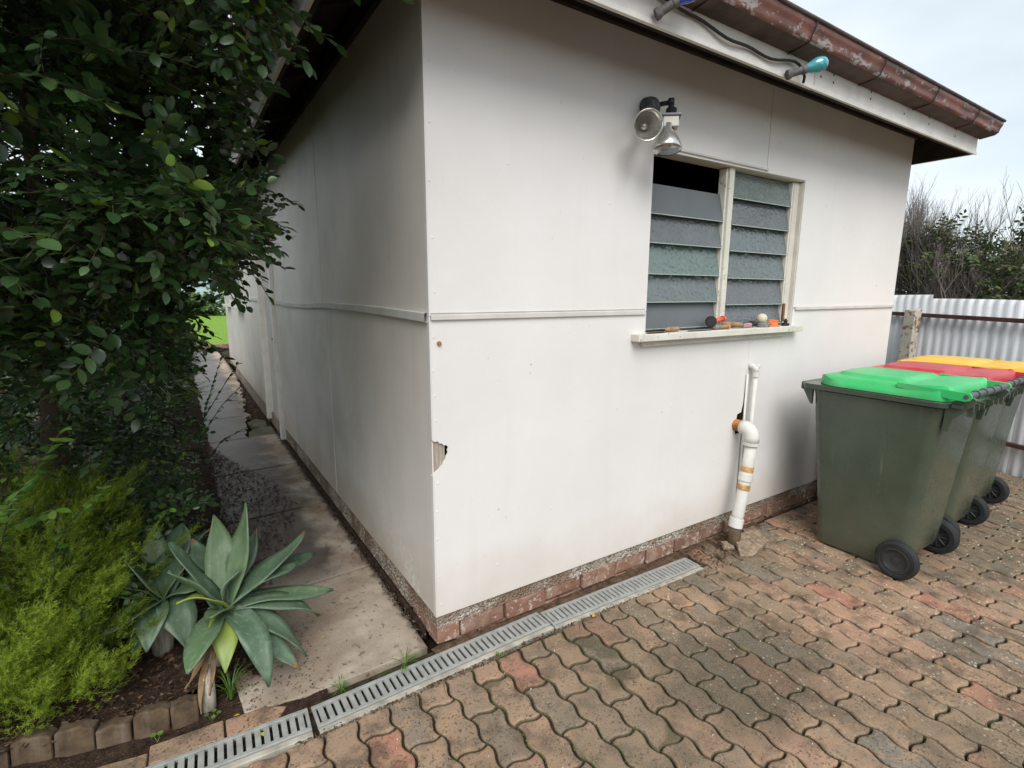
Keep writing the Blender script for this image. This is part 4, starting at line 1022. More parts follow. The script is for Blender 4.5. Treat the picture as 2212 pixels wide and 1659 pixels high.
def rail(s0, s1, za, zb, h):
    m = MB(); a = fp(s0, .022, za); b = fp(s0, .062, za); c = fp(s1, .062, zb); d = fp(s1, .022, zb); u = Vector((0, 0, h))
    m.add([a, b, c, d, a+u, b+u, c+u, d+u], [(0, 1, 2, 3), (7, 6, 5, 4), (4, 5, 1, 0), (5, 6, 2, 1), (6, 7, 3, 2), (7, 4, 0, 3)]); wpart('rail', m, M_rail, fence, bevel=.003)
rail(-6, 1.15, 1.16, 1.289, .036); rail(1.16, 5, 1.289, 1.30, .036); rail(-6, 5, .20, .275, .034)
for s, zt in ((.80, 1.357),):
    m = MB(); a = [fp(s-.055, .066, 0), fp(s+.045, .066, 0), fp(s+.045, .166, 0), fp(s-.055, .166, 0)]
    lean = [Vector((0, 0, zt)), Vector((0, 0, zt+.004)), Vector((0, 0, zt-.004)), Vector((0, 0, zt-.012))]
    m.add(a+[p+l for p, l in zip(a, lean)], [(0, 1, 2, 3), (7, 6, 5, 4), (4, 5, 1, 0), (5, 6, 2, 1), (6, 7, 3, 2), (7, 4, 0, 3)]); wobble(m, .003)
    wpart('post', m, M_post, fence, bevel=.006, label='flaking painted timber post standing in front of the sheets')
for s in (-1.7, 3.2): 
    m = MB(); a = [fp(s-.05, .066, 0), fp(s+.05, .066, 0), fp(s+.05, .16, 0), fp(s-.05, .16, 0)]; m.add(a+[p+Vector((0, 0, 1.34)) for p in a], [(0, 1, 2, 3), (7, 6, 5, 4), (4, 5, 1, 0), (5, 6, 2, 1), (6, 7, 3, 2), (7, 4, 0, 3)]); wpart('post', m, M_post, fence)

# ------------------------------------------------------------------ foliage tools (numpy)
def leaf_tpl(L, W_, fold=.18, curl=.12, fine=False):
    """blade along +y, normal +z, triangles"""
    rows = ((.10, .50), (.30, .92), (.58, 1.0), (.82, .66)) if fine else ((.28, .86), (.62, .95))
    vs = [(0, 0, 0)]
    for t, w in rows:
        z = -curl*L*t*t
        vs += [(-W_/2*w, L*t, z+fold*W_/2*w), (0, L*t, z), (W_/2*w, L*t, z+fold*W_/2*w)]
    vs.append((0, L, -curl*L)); n = len(rows)
    fs = [(0, 2, 1), (0, 3, 2)]
    for k in range(n-1):
        a = 1+3*k; fs += [(a, a+1, a+4), (a, a+4, a+3), (a+1, a+2, a+5), (a+1, a+5, a+4)]
    a = 1+3*(n-1); fs += [(a, a+1, a+3), (a+1, a+2, a+3)]
    return np.array(vs), np.array(fs)
def rotmats(yaw, pitch, roll):
    cy, sy = np.cos(yaw), np.sin(yaw); cp, sp_ = np.cos(pitch), np.sin(pitch); cr2_, sr2 = np.cos(roll), np.sin(roll)
    Z = np.zeros_like(cy); O = np.ones_like(cy)
    Rz = np.stack([np.stack([cy, -sy, Z], -1), np.stack([sy, cy, Z], -1), np.stack([Z, Z, O], -1)], -2)
    Rx = np.stack([np.stack([O, Z, Z], -1), np.stack([Z, cp, -sp_], -1), np.stack([Z, sp_, cp], -1)], -2)
    Ry = np.stack([np.stack([cr2_, Z, sr2], -1), np.stack([Z, O, Z], -1), np.stack([-sr2, Z, cr2_], -1)], -2)
    return Rz @ Rx @ Ry
def scatter(tv, tf, Rm, T, s):
    n = len(T); v = np.einsum('nij,vj->nvi', Rm, tv)*s[:, None, None]+T[:, None, :]
    f = (tf[None]+(np.arange(n)*len(tv))[:, None, None]); return v.reshape(-1, 3), f.reshape(-1, tf.shape[1])
def tri_mesh(name, parts, mat, smooth=False):
    off = 0; V = []; F = []
    for v, f in parts: V.append(v); F.append(f+off); off += len(v)
    V = np.concatenate(V).astype(np.float32); F = np.concatenate(F).astype(np.int32)
    me = bpy.data.meshes.new(name); me.vertices.add(len(V)); me.vertices.foreach_set('co', V.ravel())
    me.loops.add(F.size); me.loops.foreach_set('vertex_index', F.ravel()); me.polygons.add(len(F))
    me.polygons.foreach_set('loop_start', np.arange(0, F.size, 3, dtype=np.int32)); me.polygons.foreach_set('loop_total', np.full(len(F), 3, np.int32))
    me.materials.append(mat); me.update(calc_edges=True)
    if smooth: me.polygons.foreach_set('use_smooth', np.ones(len(F), bool))
    return me
def twig_tpl(rs, nl=9, L=.045, W_=.026, length=.17, droop=.25, spread=62, fine=False):
    """leafy spray along +y: alternate leaves, tilted like on a real twig. returns leaf verts/faces, stem verts/faces"""
    lv, lf = [], []; off = 0
    for i in range(nl+1):
        t = (i+.6)/(nl+1); side = 1 if i % 2 else -1; last = i == nl
        l = L*(.75+.5*rs.rand())*(1-.35*abs(t-.5)); w = W_*(.85+.3*rs.rand())*(1-.3*abs(t-.5))
        v, f = leaf_tpl(l, w, .10+.2*rs.rand(), .05+.2*rs.rand(), fine)
        a = rad(spread+rs.uniform(-18, 18))*(-side) if not last else rs.uniform(-.2, .2)
        M_ = rotmats(np.array([a]), np.array([rs.uniform(-.45, .5)]), np.array([rs.uniform(-.6, .6)]))[0]
        p = np.array([.004*side*0, length*t, -droop*length*t*t])
        lv.append(v @ M_.T+p); lf.append(f+off); off += len(v)
    st = []; sf = []; K = 4
    for k in range(K+1):
        t = k/K
        for q in range(3): st.append((.0016*math.cos(q*2.09)*(1.2-t*.7), length*t, -droop*length*t*t+.0016*math.sin(q*2.09)))
    for k in range(K):
        for q in range(3):
            a = k*3+q; b = k*3+(q+1) % 3; sf += [(a, b, b+3), (a, b+3, a+3)]
    return np.concatenate(lv), np.concatenate(lf), np.array(st), np.array(sf)
def blob_points(blobs, n, rs, shell=.55):
    """points in ellipsoids, biased outward; returns pts, outward dirs"""
    w = np.array([b[2] for b in blobs], float); w /= w.sum(); idx = rs.choice(len(blobs), n, p=w)
    d = rs.normal(size=(n, 3)); d /= np.linalg.norm(d, axis=1)[:, None]
    r = (shell+(1-shell)*rs.rand(n)**.6); C = np.array([b[0] for b in blobs])[idx]; R0 = np.array([b[1] for b in blobs])[idx]
    # lumpy surface
    lump = 1+.16*np.sin(d[:, 0]*5+idx*1.7)*np.sin(d[:, 1]*4+idx)+.10*np.sin(d[:, 2]*9+idx*2)
    return C+d*R0*(r*lump)[:, None], d
def sprays(name, blobs, n, mat, stemmat, parent, seed, nl=9, L=.045, W_=.026, length=.17, droop=.25, size=(.75, 1.2), shell=.5, up=.25, cond=None, kind='stuff', fine=False):
    rs = np.random.RandomState(seed); tp = [twig_tpl(rs, nl, L, W_, length, droop, 62, fine) for _ in range(6)]
    P, D = blob_points(blobs, n, rs, shell)
    yaw = np.arctan2(-D[:, 0], D[:, 1])+rs.normal(0, .8, n); pitch = np.clip(D[:, 2]*.7+up*rs.rand(n)-.15+rs.normal(0, .35, n), -1.2, 1.3); roll = rs.normal(0, .45, n); s = rs.uniform(size[0], size[1], n)
    keep = np.ones(n, bool)
    if cond is not None:
        Rm = rotmats(yaw, pitch, roll); tips = P+Rm[:, :, 1]*(length*s)[:, None]; keep = cond(P)&cond(tips)
    lp = []; sp2 = []
    which = rs.randint(0, 6, n)
    for k in range(6):
        m = keep&(which == k)
        if m.sum() == 0: continue
        Rm = rotmats(yaw[m], pitch[m], roll[m]); lp.append(scatter(tp[k][0], tp[k][1], Rm, P[m], s[m])); sp2.append(scatter(tp[k][2], tp[k][3], Rm, P[m], s[m]))
    pl = np.array(parent.location)
    lp = [(v-pl, f) for v, f in lp]; sp2 = [(v-pl, f) for v, f in sp2]
    o = link(name, tri_mesh(name, lp, mat), parent); o['kind'] = kind
    o2 = link('twigs', tri_mesh('twigs', sp2, stemmat), parent); o2['kind'] = 'stuff'
    return o
def branches(parent, base, targets, r0, mat, seed, sag=.1, name='branch'):
    rr = random.Random(seed); base = Vector(base)
    for t in targets:
        t = Vector(t); pts = []; rs = []; K = 7; off = Vector((rr.uniform(-1, 1), rr.uniform(-1, 1), 0))*.10
        for k in range(K+1):
            u = k/K; p = base.lerp(t, u)+off*math.sin(math.pi*u)+Vector((0, 0, sag*math.sin(math.pi*u)))+Vector((rr.uniform(-1, 1), rr.uniform(-1, 1), rr.uniform(-1, 1)))*.02*u
            pts.append(p); rs.append(r0*(1-.8*u)+.003)
        wpart(name, MB().tube(pts, rs, 7), mat, parent, smooth=True)

# ------------------------------------------------------------------ shrubs beside the path
def clear_wall(P): return ~((P[:, 0] > -.035)&(P[:, 1] > -.04))
def open_path(P):
    low = (P[:, 2] < 1.52)&(P[:, 0] > -.70)&(P[:, 1] > .9)|(P[:, 2] < 1.2)&(P[:, 0] > -.72)
    return clear_wall(P)&~low&~((P[:, 2] < .05))
A = thing('leafy_tree', 'dark glossy leaved tree overhanging the path and eaves', 'tree', (-1.35, .95, 0))
blobsA = [((-1.16, .40, 1.95), (.48, .62, .58), 10), ((-.82, .02, 1.72), (.17, .26, .13), 1.8), ((-1.12, .25, 2.45), (.48, .55, .35), 6),
          ((-1.55, 1.6, 2.1), (.70, .9, .9), 9), ((-.58, 1.45, 1.96), (.20, .6, .15), 1.8), ((-.68, .7, 1.76), (.15, .45, .15), 1.6), ((-1.60, .2, 1.50), (.40, .5, .3), 3),
          ((-1.05, .6, 1.40), (.28, .5, .20), 2.4), ((-1.35, 1.6, 2.9), (.6, .9, .4), 5), ((-1.1, -.35, 2.62), (.45, .3, .18), 2.2), ((-1.2, 2.6, 3.3), (.7, 1.3, .45), 5), ((-.82, 1.2, 2.72), (.22, .6, .26), 2.6), ((-.95, .2, 2.72), (.3, .5, .2), 2), ((-.64, .0, 2.36), (.15, .28, .14), 1.3), ((-.66, .55, 2.22), (.12, .4, .12), 1.1), ((-1.0, 1.5, 3.05), (.32, .7, .3), 3)]  # highest blob is extra crown, added to block sky light from the side wall
wpart('trunk', MB().tube([(-1.35, .95, -.05), (-1.33, .93, .4), (-1.27, .88, .9), (-1.22, .8, 1.3)], [.06, .05, .045, .035], 10), M_bark, A, smooth=True)
wpart('trunk', MB().tube([(-1.40, 1.05, -.05), (-1.5, 1.15, .5), (-1.55, 1.3, 1.1), (-1.5, 1.5, 1.7)], [.05, .042, .036, .026], 10), M_bark, A, smooth=True)
branches(A, (-1.22, .8, 1.3), [(-1.3, .3, 2.4), (-.85, .15, 1.75), (-.75, .2, 2.4), (-1.05, -.2, 2.5), (-1.35, .1, 1.6)], .026, M_bark, 1)
branches(A, (-1.5, 1.5, 1.7), [(-.6, 1.5, 1.98), (-1.2, 1.2, 2.9), (-.7, .8, 1.8), (-1.7, 1.9, 2.8), (-.4, 1.8, 2.1)], .022, M_bark, 2)
sprays('crown', blobsA, 5000, M_leaf, M_bark, A, 3, 10, .045, .0275, .18, .3, (.65, 1.2), .30, .15, open_path, 'stuff', True)
# individual overhanging shoots with sky or wall behind them
def shoot(parent, pts, mat, seed, L=.045, W_=.028, n=11, size=1.0, stem=.0024):
    rs = np.random.RandomState(seed); pts = [Vector(p) for p in pts]; lp = []
    path_ = []
    for a, b in zip(pts, pts[1:]):
        for k in range(6): path_.append(a.lerp(b, k/6))
    path_.append(pts[-1]); n = max(n, int(sum((b-a).length for a, b in zip(pts, pts[1:]))/(L*.42)))
    V = []; F = []; off = 0
    for i in range(n):
        u = (i+1)/n*(len(path_)-1.01); k = int(u); p = path_[k].lerp(path_[k+1], u-k); d = (path_[min(k+1, len(path_)-1)]-path_[k]).normalized()
        yaw = math.atan2(-d.x, d.y); v, f = leaf_tpl(L*size*rs.uniform(.8, 1.15), W_*size*rs.uniform(.85, 1.1), +.15, .12, True)
        side = 1 if i % 2 else -1
        M_ = rotmats(np.array([yaw+side*-rs.uniform(.7, 1.2)*(0 if i == n-1 else 1)]), np.array([math.asin(max(-.95, min(.95, d.z)))*.5+rs.uniform(-.5, .3)]), np.array([rs.uniform(-.5, .5)]))[0]
        V.append(v @ M_.T+np.array(p)-np.array(parent.location)); F.append(f+off); off += len(v)
    o = link('leaf_shoot', tri_mesh('leaf_shoot', [(np.concatenate(V), np.concatenate(F))], mat), parent); o['kind'] = 'stuff'
    wpart('shoot_stem', MB().tube([tuple(p) for p in path_], [stem*(1.1-.7*k/len(path_)) for k in range(len(path_))], 5), M_bark, parent, smooth=True)
SH = [[(-.9, -.5, 2.56), (-.6, -.48, 2.40), (-.38, -.42, 2.24)], [(-.9, -.45, 2.60), (-.5, -.47, 2.45), (-.26, -.44, 2.25)], [(-.8, -.5, 2.62), (-.4, -.5, 2.48), (-.17, -.46, 2.30)], [(-.8, -.48, 2.58), (-.55, -.5, 2.45), (-.44, -.46, 2.32)], [(-1.0, .0, 1.78), (-.80, -.2, 1.68), (-.63, -.30, 1.60)], [(-1.0, .1, 1.7), (-.82, -.1, 1.60), (-.68, -.2, 1.53)], [(-.95, .05, 1.85), (-.76, -.1, 1.76), (-.60, -.16, 1.70)],
      [(-.8, .9, 1.95), (-.5, 1.1, 1.90), (-.24, 1.3, 1.80)], [(-.8, .8, 2.05), (-.45, 1.1, 2.03), (-.20, 1.25, 1.96)], [(-1.05, -.2, 2.5), (-.75, -.25, 2.38), (-.5, -.2, 2.24)],
      [(-.9, -.1, 2.5), (-.55, -.1, 2.36), (-.33, -.12, 2.22)], [(-.8, -.2, 2.6), (-.5, -.22, 2.45), (-.30, -.2, 2.36)], [(-1.0, .0, 2.3), (-.72, -.1, 2.16), (-.50, -.08, 2.08)],
      [(-1.1, .3, 1.6), (-.95, .1, 1.50), (-.84, .0, 1.42)], [(-1.3, -.1, 1.75), (-1.15, -.3, 1.66), (-1.02, -.42, 1.60)], [(-1.5, -.1, 1.9), (-1.3, -.4, 1.82), (-1.16, -.5, 1.74)],
      [(-1.5, -.1, 2.2), (-1.25, -.35, 2.12), (-1.1, -.45, 2.02)], [(-1.2, .0, 2.0), (-1.0, -.25, 1.96), (-.86, -.35, 1.88)], [(-.7, -.3, 2.62), (-.45, -.35, 2.5), (-.33, -.38, 2.42)]]
for i, s_ in enumerate(SH): shoot(A, s_, M_leaf if i % 4 else M_leaf, 20+i, .046, .030, 11, 1.0)

Bs = thing('dense_shrub', 'dark shadowed shrub filling the bed under the overhanging tree', 'shrub', (-1.4, 1.4, 0))
wpart('stem', MB().tube([(-1.45, 1.4, -.03), (-1.4, 1.3, .4), (-1.25, 1.1, .8)], [.03, .022, .012], 8), M_bark, Bs, smooth=True)
wpart('stem', MB().tube([(-1.35, 1.6, -.03), (-1.2, 1.8, .5), (-1.1, 1.9, .9)], [.026, .02, .01], 8), M_bark, Bs, smooth=True)
sprays('foliage', [((-1.45, .95, .78), (.55, .45, .62), 5), ((-1.25, 1.35, .80), (.42, .6, .65), 6), ((-1.2, 2.6, .85), (.42, .9, .75), 6), ((-1.8, 1.6, 1.1), (.6, 1.2, .8), 5), ((-1.08, .72, .45), (.22, .25, .3), 2.4), ((-.98, 1.5, .22), (.20, .7, .18), 2)], 1900, M_leaf, M_bark, Bs, 9, 9, .040, .025, .17, .2, (.7, 1.1), .3, .3, open_path)
Hh = thing('hedge_shrub', 'green shrub row further along the path edge', 'shrub', (-1.5, 6, 0))
sprays('foliage', [((-1.5, 4.4, 1.1), (.70, 1.0, 1.1), 6), ((-1.55, 7, .8), (.72, 1.6, .8), 5), ((-2.1, 10.5, .7), (1.0, 2, .7), 3), ((-1.75, 4.4, 2.35), (.6, .9, .5), 2)], 1500, M_leaf, M_bark, Hh, 10, 8, .06, .04, .24, .2, (.8, 1.3), .4, .2, lambda P: open_path(P)&~((P[:, 2] < 1.75)&(P[:, 0] > -.76)))
wpart('stem', MB().tube([(-1.5, 4.4, -.03), (-1.5, 4.5, 1.2), (-1.45, 4.6, 2.5)], [.05, .04, .02], 8), M_bark, Hh, smooth=True)
wpart('stem', MB().tube([(-1.5, 7, -.03), (-1.45, 7.1, .6), (-1.4, 7.2, 1.1)], [.05, .04, .02], 8), M_bark, Hh, smooth=True)

def needle_tpl(rs, n=30, length=.12, nl=.013, nw=.0016):
    V = []; F = []; off = 0
    for i in range(n):
        t = (i+.5)/n; a = i*2.4; el = rad(38+rs.uniform(-15, 15)); l = nl*(1.1-.35*t)*rs.uniform(.8, 1.2)
        d = np.array([math.cos(a)*math.cos(el), math.sin(el), math.sin(a)*math.cos(el)]); b = np.array([0, length*t, .012*math.sin(3*t)]); s = np.cross(d, [0, 1, 0]); s /= np.linalg.norm(s)
        V += [b-s*nw/2, b+s*nw/2, b+d*l]; F.append((off, off+1, off+2)); off += 3
    V += [np.array([-.0007, 0, 0]), np.array([.0007, 0, 0]), np.array([0, length, 0])]; F.append((off, off+1, off+2))
    return np.array(V), np.array(F)
def needles(name, blobs, n, mat, parent, seed, length=.12, nn=30, nl=.013, nw=.0016, up=.7, size=(.7, 1.2), shell=.5, cond=None):
    rs = np.random.RandomState(seed); tp = [needle_tpl(rs, nn, length, nl, nw) for _ in range(5)]; P, D = blob_points(blobs, n, rs, shell)
    yaw = np.arctan2(-D[:, 0], D[:, 1])+rs.normal(0, .5, n); pitch = np.clip(D[:, 2]*.6+up+rs.normal(0, .35, n), -.6, 1.5); s = rs.uniform(size[0], size[1], n); which = rs.randint(0, 5, n)
    keep = np.ones(n, bool) if cond is None else cond(P); keep &= P[:, 2] > .03; out = []; pl = np.array(parent.location)
    for k in range(5):
        m = keep&(which == k); v, f = scatter(tp[k][0], tp[k][1], rotmats(yaw[m], pitch[m], rs.uniform(-3, 3, m.sum())), P[m], s[m]); out.append((v-pl, f))
    o = link(name, tri_mesh(name, out, mat), parent); o['kind'] = 'stuff'; return o
Y = thing('golden_shrub', 'bright yellow green feathery shrub in the left foreground bed', 'shrub', (-1.45, .62, 0))
def tufted(name, blobs, ntuft, mat, parent, seed, per=40, plume=.185, **kw):
    """plumes: each a curved shoot carrying many short needle sprays"""
    rs = np.random.RandomState(seed); P, D = blob_points(blobs, ntuft, rs, .62)
    tp = [needle_tpl(rs, 20, .058, .0145, .0016) for _ in range(5)]; C = []; Y_ = []; Pt = []
    for p, d in zip(P, D):
        ax = np.array([d[0]*.6+.25+rs.normal(0, .2), d[1]*.6-.1+rs.normal(0, .2), .75+abs(d[2])*.5]); ax /= np.linalg.norm(ax); l = plume*rs.uniform(.6, 1.35)
        for k in range(per):
            u = rs.rand()**.8; th = rs.uniform(-3.14, 3.14); w = .026*(1.05-u)
            q = p+ax*l*u+np.array([math.cos(th), math.sin(th), .2])*w; C.append(q)
            dv = ax*(.8+u)+np.array([math.cos(th), math.sin(th), 0])*(1.0-.6*u)+rs.normal(0, .15, 3); dv /= np.linalg.norm(dv)
            Y_.append(math.atan2(-dv[0], dv[1])); Pt.append(math.asin(np.clip(dv[2], -1, 1)))
    C = np.array(C); Y_ = np.array(Y_); Pt = np.array(Pt); n = len(C); which = rs.randint(0, 5, n); out = []; pl = np.array(parent.location); keep = C[:, 2] > .03
    for k in range(5):
        m = keep&(which == k); v, f = scatter(tp[k][0], tp[k][1], rotmats(Y_[m], Pt[m], rs.uniform(-3, 3, m.sum())), C[m], rs.uniform(.7, 1.25, m.sum())); out.append((v-pl, f))
    o = link(name, tri_mesh(name, out, mat), parent); o['kind'] = 'stuff'; return o
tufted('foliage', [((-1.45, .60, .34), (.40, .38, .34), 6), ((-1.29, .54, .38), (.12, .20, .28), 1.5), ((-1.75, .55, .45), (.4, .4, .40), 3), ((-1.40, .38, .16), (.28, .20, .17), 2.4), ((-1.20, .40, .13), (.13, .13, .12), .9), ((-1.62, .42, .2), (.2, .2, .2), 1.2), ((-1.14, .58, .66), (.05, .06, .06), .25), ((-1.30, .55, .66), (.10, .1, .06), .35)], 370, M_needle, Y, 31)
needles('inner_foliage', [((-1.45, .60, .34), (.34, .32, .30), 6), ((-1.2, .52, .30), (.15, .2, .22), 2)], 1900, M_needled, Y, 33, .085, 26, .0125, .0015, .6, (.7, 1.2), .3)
for k in range(9):
    a = k*.7; wpart('stem', MB().tube([(-1.45+.05*math.cos(a), .6+.05*math.sin(a), -.01), (-1.45+.15*math.cos(a), .6+.13*math.sin(a), .25), (-1.45+.28*math.cos(a), .6+.22*math.sin(a), .5)], [.009, .006, .003], 6), M_bark, Y, smooth=True)
Fs = thing('feathery_shrub', 'soft feathery green shrub beside the far end of the path', 'shrub', (-1.0, 5.2, 0))
needles('foliage', [((-1.12, 4.9, .75), (.36, .8, .66), 5), ((-1.2, 6.4, .8), (.40, .8, .7), 3)], 3400, M_feather, Fs, 32, .20, 26, .035, .004, .7, (.7, 1.3), .6)
wpart('stem', MB().tube([(-1.05, 5, -.01), (-1.0, 5.1, .9)], [.02, .008], 6), M_bark, Fs, smooth=True)
# young shoots
Yg = thing('young_plant', 'light green leafy shoots at the left edge of the bed', 'plant', (-1.45, .2, 0))
for i, s_ in enumerate([[(-1.42, .30, .5), (-1.35, .12, .95), (-1.24, .02, 1.20)], [(-1.40, .30, .5), (-1.25, .12, .9), (-1.10, .0, 1.12)], [(-1.42, .3, .5), (-1.30, .1, .85), (-1.18, -.02, 1.0)], [(-1.45, .35, .6), (-1.42, .15, 1.0), (-1.36, .05, 1.30)], [(-1.3, .35, .5), (-1.15, .2, .78), (-1.03, .12, .92)], [(-1.45, .35, .6), (-1.3, .2, .8), (-1.16, .12, .86)]]):
    shoot(Yg, s_, M_leaf2, 60+i, .040, .024, 15, 1.0)
wpart('stem', MB().tube([(-1.45, .36, -.01), (-1.43, .33, .55)], [.009, .006], 6), M_bark, Yg, smooth=True)
Sp = thing('wispy_sapling', 'thin twiggy sapling leaning over the path in front of the door', 'plant', (-.80, 1.55, 0))
for i, (s_, n_) in enumerate((([(-.80, 1.5, .02), (-.80, 1.5, .5), (-.72, 1.5, .85), (-.60, 1.5, 1.18)], 24), ([(-.76, 1.5, .68), (-.64, 1.48, .86), (-.52, 1.46, .98)], 9), ([(-.74, 1.5, .78), (-.60, 1.5, 1.0), (-.54, 1.5, 1.09)], 9), ([(-.80, 1.5, .45), (-.66, 1.45, .66), (-.52, 1.4, .74)], 9))):
    shoot(Sp, s_, M_leaf if i else M_leaf2, 80+i, .036, .016, n_+6, 1.0, .0022)
for i, s_ in enumerate([[(-1.02, .9, .35), (-.86, .8, .52), (-.76, .75, .60)], [(-1.0, 1.3, .3), (-.86, 1.2, .42), (-.76, 1.1, .44)], [(-1.0, 1.0, .45), (-.88, .95, .7), (-.80, .95, .9)], [(-1.05, .7, .5), (-.95, .55, .62), (-.9, .5, .66)]]):
    shoot(Bs, s_, M_leaf2, 90+i, .030, .019, 12, 1.0)

# ------------------------------------------------------------------ agaves
def blade_leaf(parent, base, tip, width, arch, mat, seed=0, fold=.3, tipcurl=0.0):
    base = Vector(base); tip = Vector(tip); d = tip-base; L = d.length; rr = random.Random(seed)
    mid = base+d*.45+Vector((0, 0, arch)); K = 14; vs = []; 
    side0 = d.cross(Vector((0, 0, 1)))
    if side0.length < .25*L:
        side0 = Vector((1, 0, 0)) if seed % 2 else Vector((.8, -.5, 0))
    side0.normalize()
    ph = rr.random()*6
    cu = Vector((rr.uniform(-1, 1), rr.uniform(-1, 1), rr.uniform(-.8, .3)))*.035
    def bez(t): return base*(1-t)**2+mid*2*t*(1-t)+tip*t*t+cu*math.sin(math.pi*t)*t
    for k in range(K+1):
        t = k/K; p = bez(t); tg = (bez(min(1, t+.02))-bez(max(0, t-.02))).normalized(); s = (side0-tg*side0.dot(tg)).normalized(); n = s.cross(tg).normalized()
        w = width*.63*(.42+.58*math.sin(math.pi*min(1, t/.55)*.5))*(1 if t < .55 else max(.0, (1-((t-.55)/.45)**1.7)))
        w = max(w, .0012); f = fold*(1-.55*t)
        tw = .30*math.sin(t*4+ph)*t
        for q in (-1, -.55, 0, .55, 1):
            up = f*w*abs(q)**1.3+.006*math.sin(t*9+ph+q*2)*abs(q)
            vs.append(p+s*(w*q*math.cos(tw))+n*(up+w*q*math.sin(tw)))
    fs = [(k*5+j, k*5+j+1, k*5+j+6, k*5+j+5) for k in range(K) for j in range(4)]
    m = MB().add(vs, fs); m.mi = [1 if i >= len(fs)-4 and seed % 5 == 2 else 0 for i in range(len(fs))]; o = wpart('leaf', m, [mat, M_drygrass], parent, smooth=True)
    so = o.modifiers.new('thickness', 'SOLIDIFY'); so.thickness = .0045; so.offset = 0
    return o
def cvec(b, dx=0, dy=0, dz=0): return (b[0]+dx, b[1]+dy, b[2]+dz)
ag = thing('agave', 'grey green agave rosette leaning over the path corner', 'agave', (-.79, .33, 0)); c = (-.757, .325, .285)
wpart('stem', MB().tube([(-.80, .36, -.02), (-.79, .345, .14), (-.765, .33, .27)], [.035, .04, .05], 12), M_rawwood, ag, smooth=True)
AG = [((-.639, .42, .656), .088, .02, 0), ((-.754, .45, .619), .088, .02, 0), ((-.418, .45, .462), .095, .05, 0), ((-.369, .52, .310), .085, .07, 0), ((-.339, .33, .216), .090, .08, 0), ((-.421, .24, .175), .088, .07, 0),
      ((-.495, .14, .079), .080, .11, 0), ((-.527, .10, .061), .078, .12, 0), ((-.646, .06, .069), .082, .14, 0), ((-.886, .08, .216), .085, .03, 0), ((-.906, .36, .582), .085, .02, 0), ((-.914, .26, .515), .078, -.02, 0), ((-.838, .50, .516), .085, .06, 0),
      ((-.900, .23, .400), .075, .05, 1), ((-.775, .11, .150), .080, .06, 1), ((-.690, .30, .435), .060, .03, 0), ((-.800, .17, .345), .075, .02, 0), ((-.60, .50, .50), .075, .03, 0), ((-.47, .37, .36), .070, .09, 0)]
for i, (tp_, w, ar_, y_) in enumerate(AG): blade_leaf(ag, cvec(c, .012*math.cos(i*2.4), .012*math.sin(i*2.4), -.02+.004*(i % 4)), tp_, w, ar_, M_agaveY if y_ else M_agave, i, .28)
for i, (tp_, w) in enumerate((((-.90, .14, .12), .018), ((-.86, .10, .03), .016), ((-.83, .09, .10), .012))): blade_leaf(ag, (-.80, .26, .24), tp_, w, -.02, M_drygrass, i+3, .8)
ag2 = thing('agave', 'darker agave rosette half hidden behind the larger one', 'agave', (-.98, .55, 0)); c = (-.966, .53, .29)
wpart('stem', MB().tube([(-.98, .56, -.02), (-.97, .54, .25)], [.035, .045], 12), M_rawwood, ag2, smooth=True)
for i, (tp_, w, ar_) in enumerate([((-1.068, .55, .515), .085, .03), ((-1.11, .50, .434), .08, .05), ((-1.13, .45, .39), .08, .05), ((-1.13, .37, .28), .085, .05), ((-1.015, .36, .17), .08, .07), ((-.89, .36, .125), .085, .09), ((-.865, .62, .545), .09, .03), ((-.767, .60, .50), .09, .04), ((-.895, .52, .510), .08, .02), ((-.96, .66, .55), .08, .0), ((-.80, .50, .33), .08, .07), ((-1.06, .42, .12), .08, .05)]):
    blade_leaf(ag2, cvec(c, .012*math.cos(i*2.4), .012*math.sin(i*2.4), -.02), tp_, w*1.2, ar_, M_agave, i+30, .28)

# ------------------------------------------------------------------ garden edging
ed = thing('garden_edging', 'row of upright stone edging blocks in front of the garden bed', 'edging', (-1.2, .16, 0))
xs = [-1.72, -1.61, -1.50, -1.388, -1.276, -1.165, -1.063, -.953, -.865]; ys = [.30, .28, .26, .235, .198, .166, .146, .122, .120]
for i in range(8):
    x0, x1, y0, y1 = xs[i], xs[i+1], ys[i], ys[i+1]; h = .074+.012*math.sin(i*2.2)
    a = math.atan2(y1-y0, x1-x0); T = Matrix.Translation(((x0+x1)/2, (y0+y1)/2, 0)) @ Matrix.Rotation(a, 4, 'Z') @ Matrix.Rotation(rad(-8+3*math.sin(i*3)), 4, 'X'); L = math.hypot(x1-x0, y1-y0)
    m = MB(); hw = L/2-.003; K = 6; poly = [(-hw, -.05), (hw, -.05)]+[(hw-2*hw*k/K, h-.010*((1-2*k/K)**2)+.003*math.sin(i*4+k*2)) for k in range(K+1)]
    m.prism(poly, 'y', 0, .05); m.v = [tuple(T @ Vector(v)) for v in m.v]; wpart('edging_block', m, M_edger, ed, bevel=.006)
st = MB().tube([(-.838, .165, -.04), (-.836, .170, .04), (-.832, .185, .10), (-.825, .21, .14)], [.024, .026, .023, .012], 10)
tag(link('timber_stump', st.mesh('timber_stump', M_rawwood, True)), 'short weathered wooden stump at the end of the edging row', 'stump')
stone('edge_brick', [(-1.011, -.012), (-.797, -.022), (-.797, .072), (-1.011, .080)], -.05, .004, M_paver, 'flat tan brick between the edging and the drain, left one', (0, 0), 'brick')
stone('edge_brick', [(-.790, -.022), (-.628, -.028), (-.600, .020), (-.665, .052), (-.790, .070)], -.05, .001, M_paver, 'broken brown brick touching the concrete path and drain', (0, 0), 'brick')
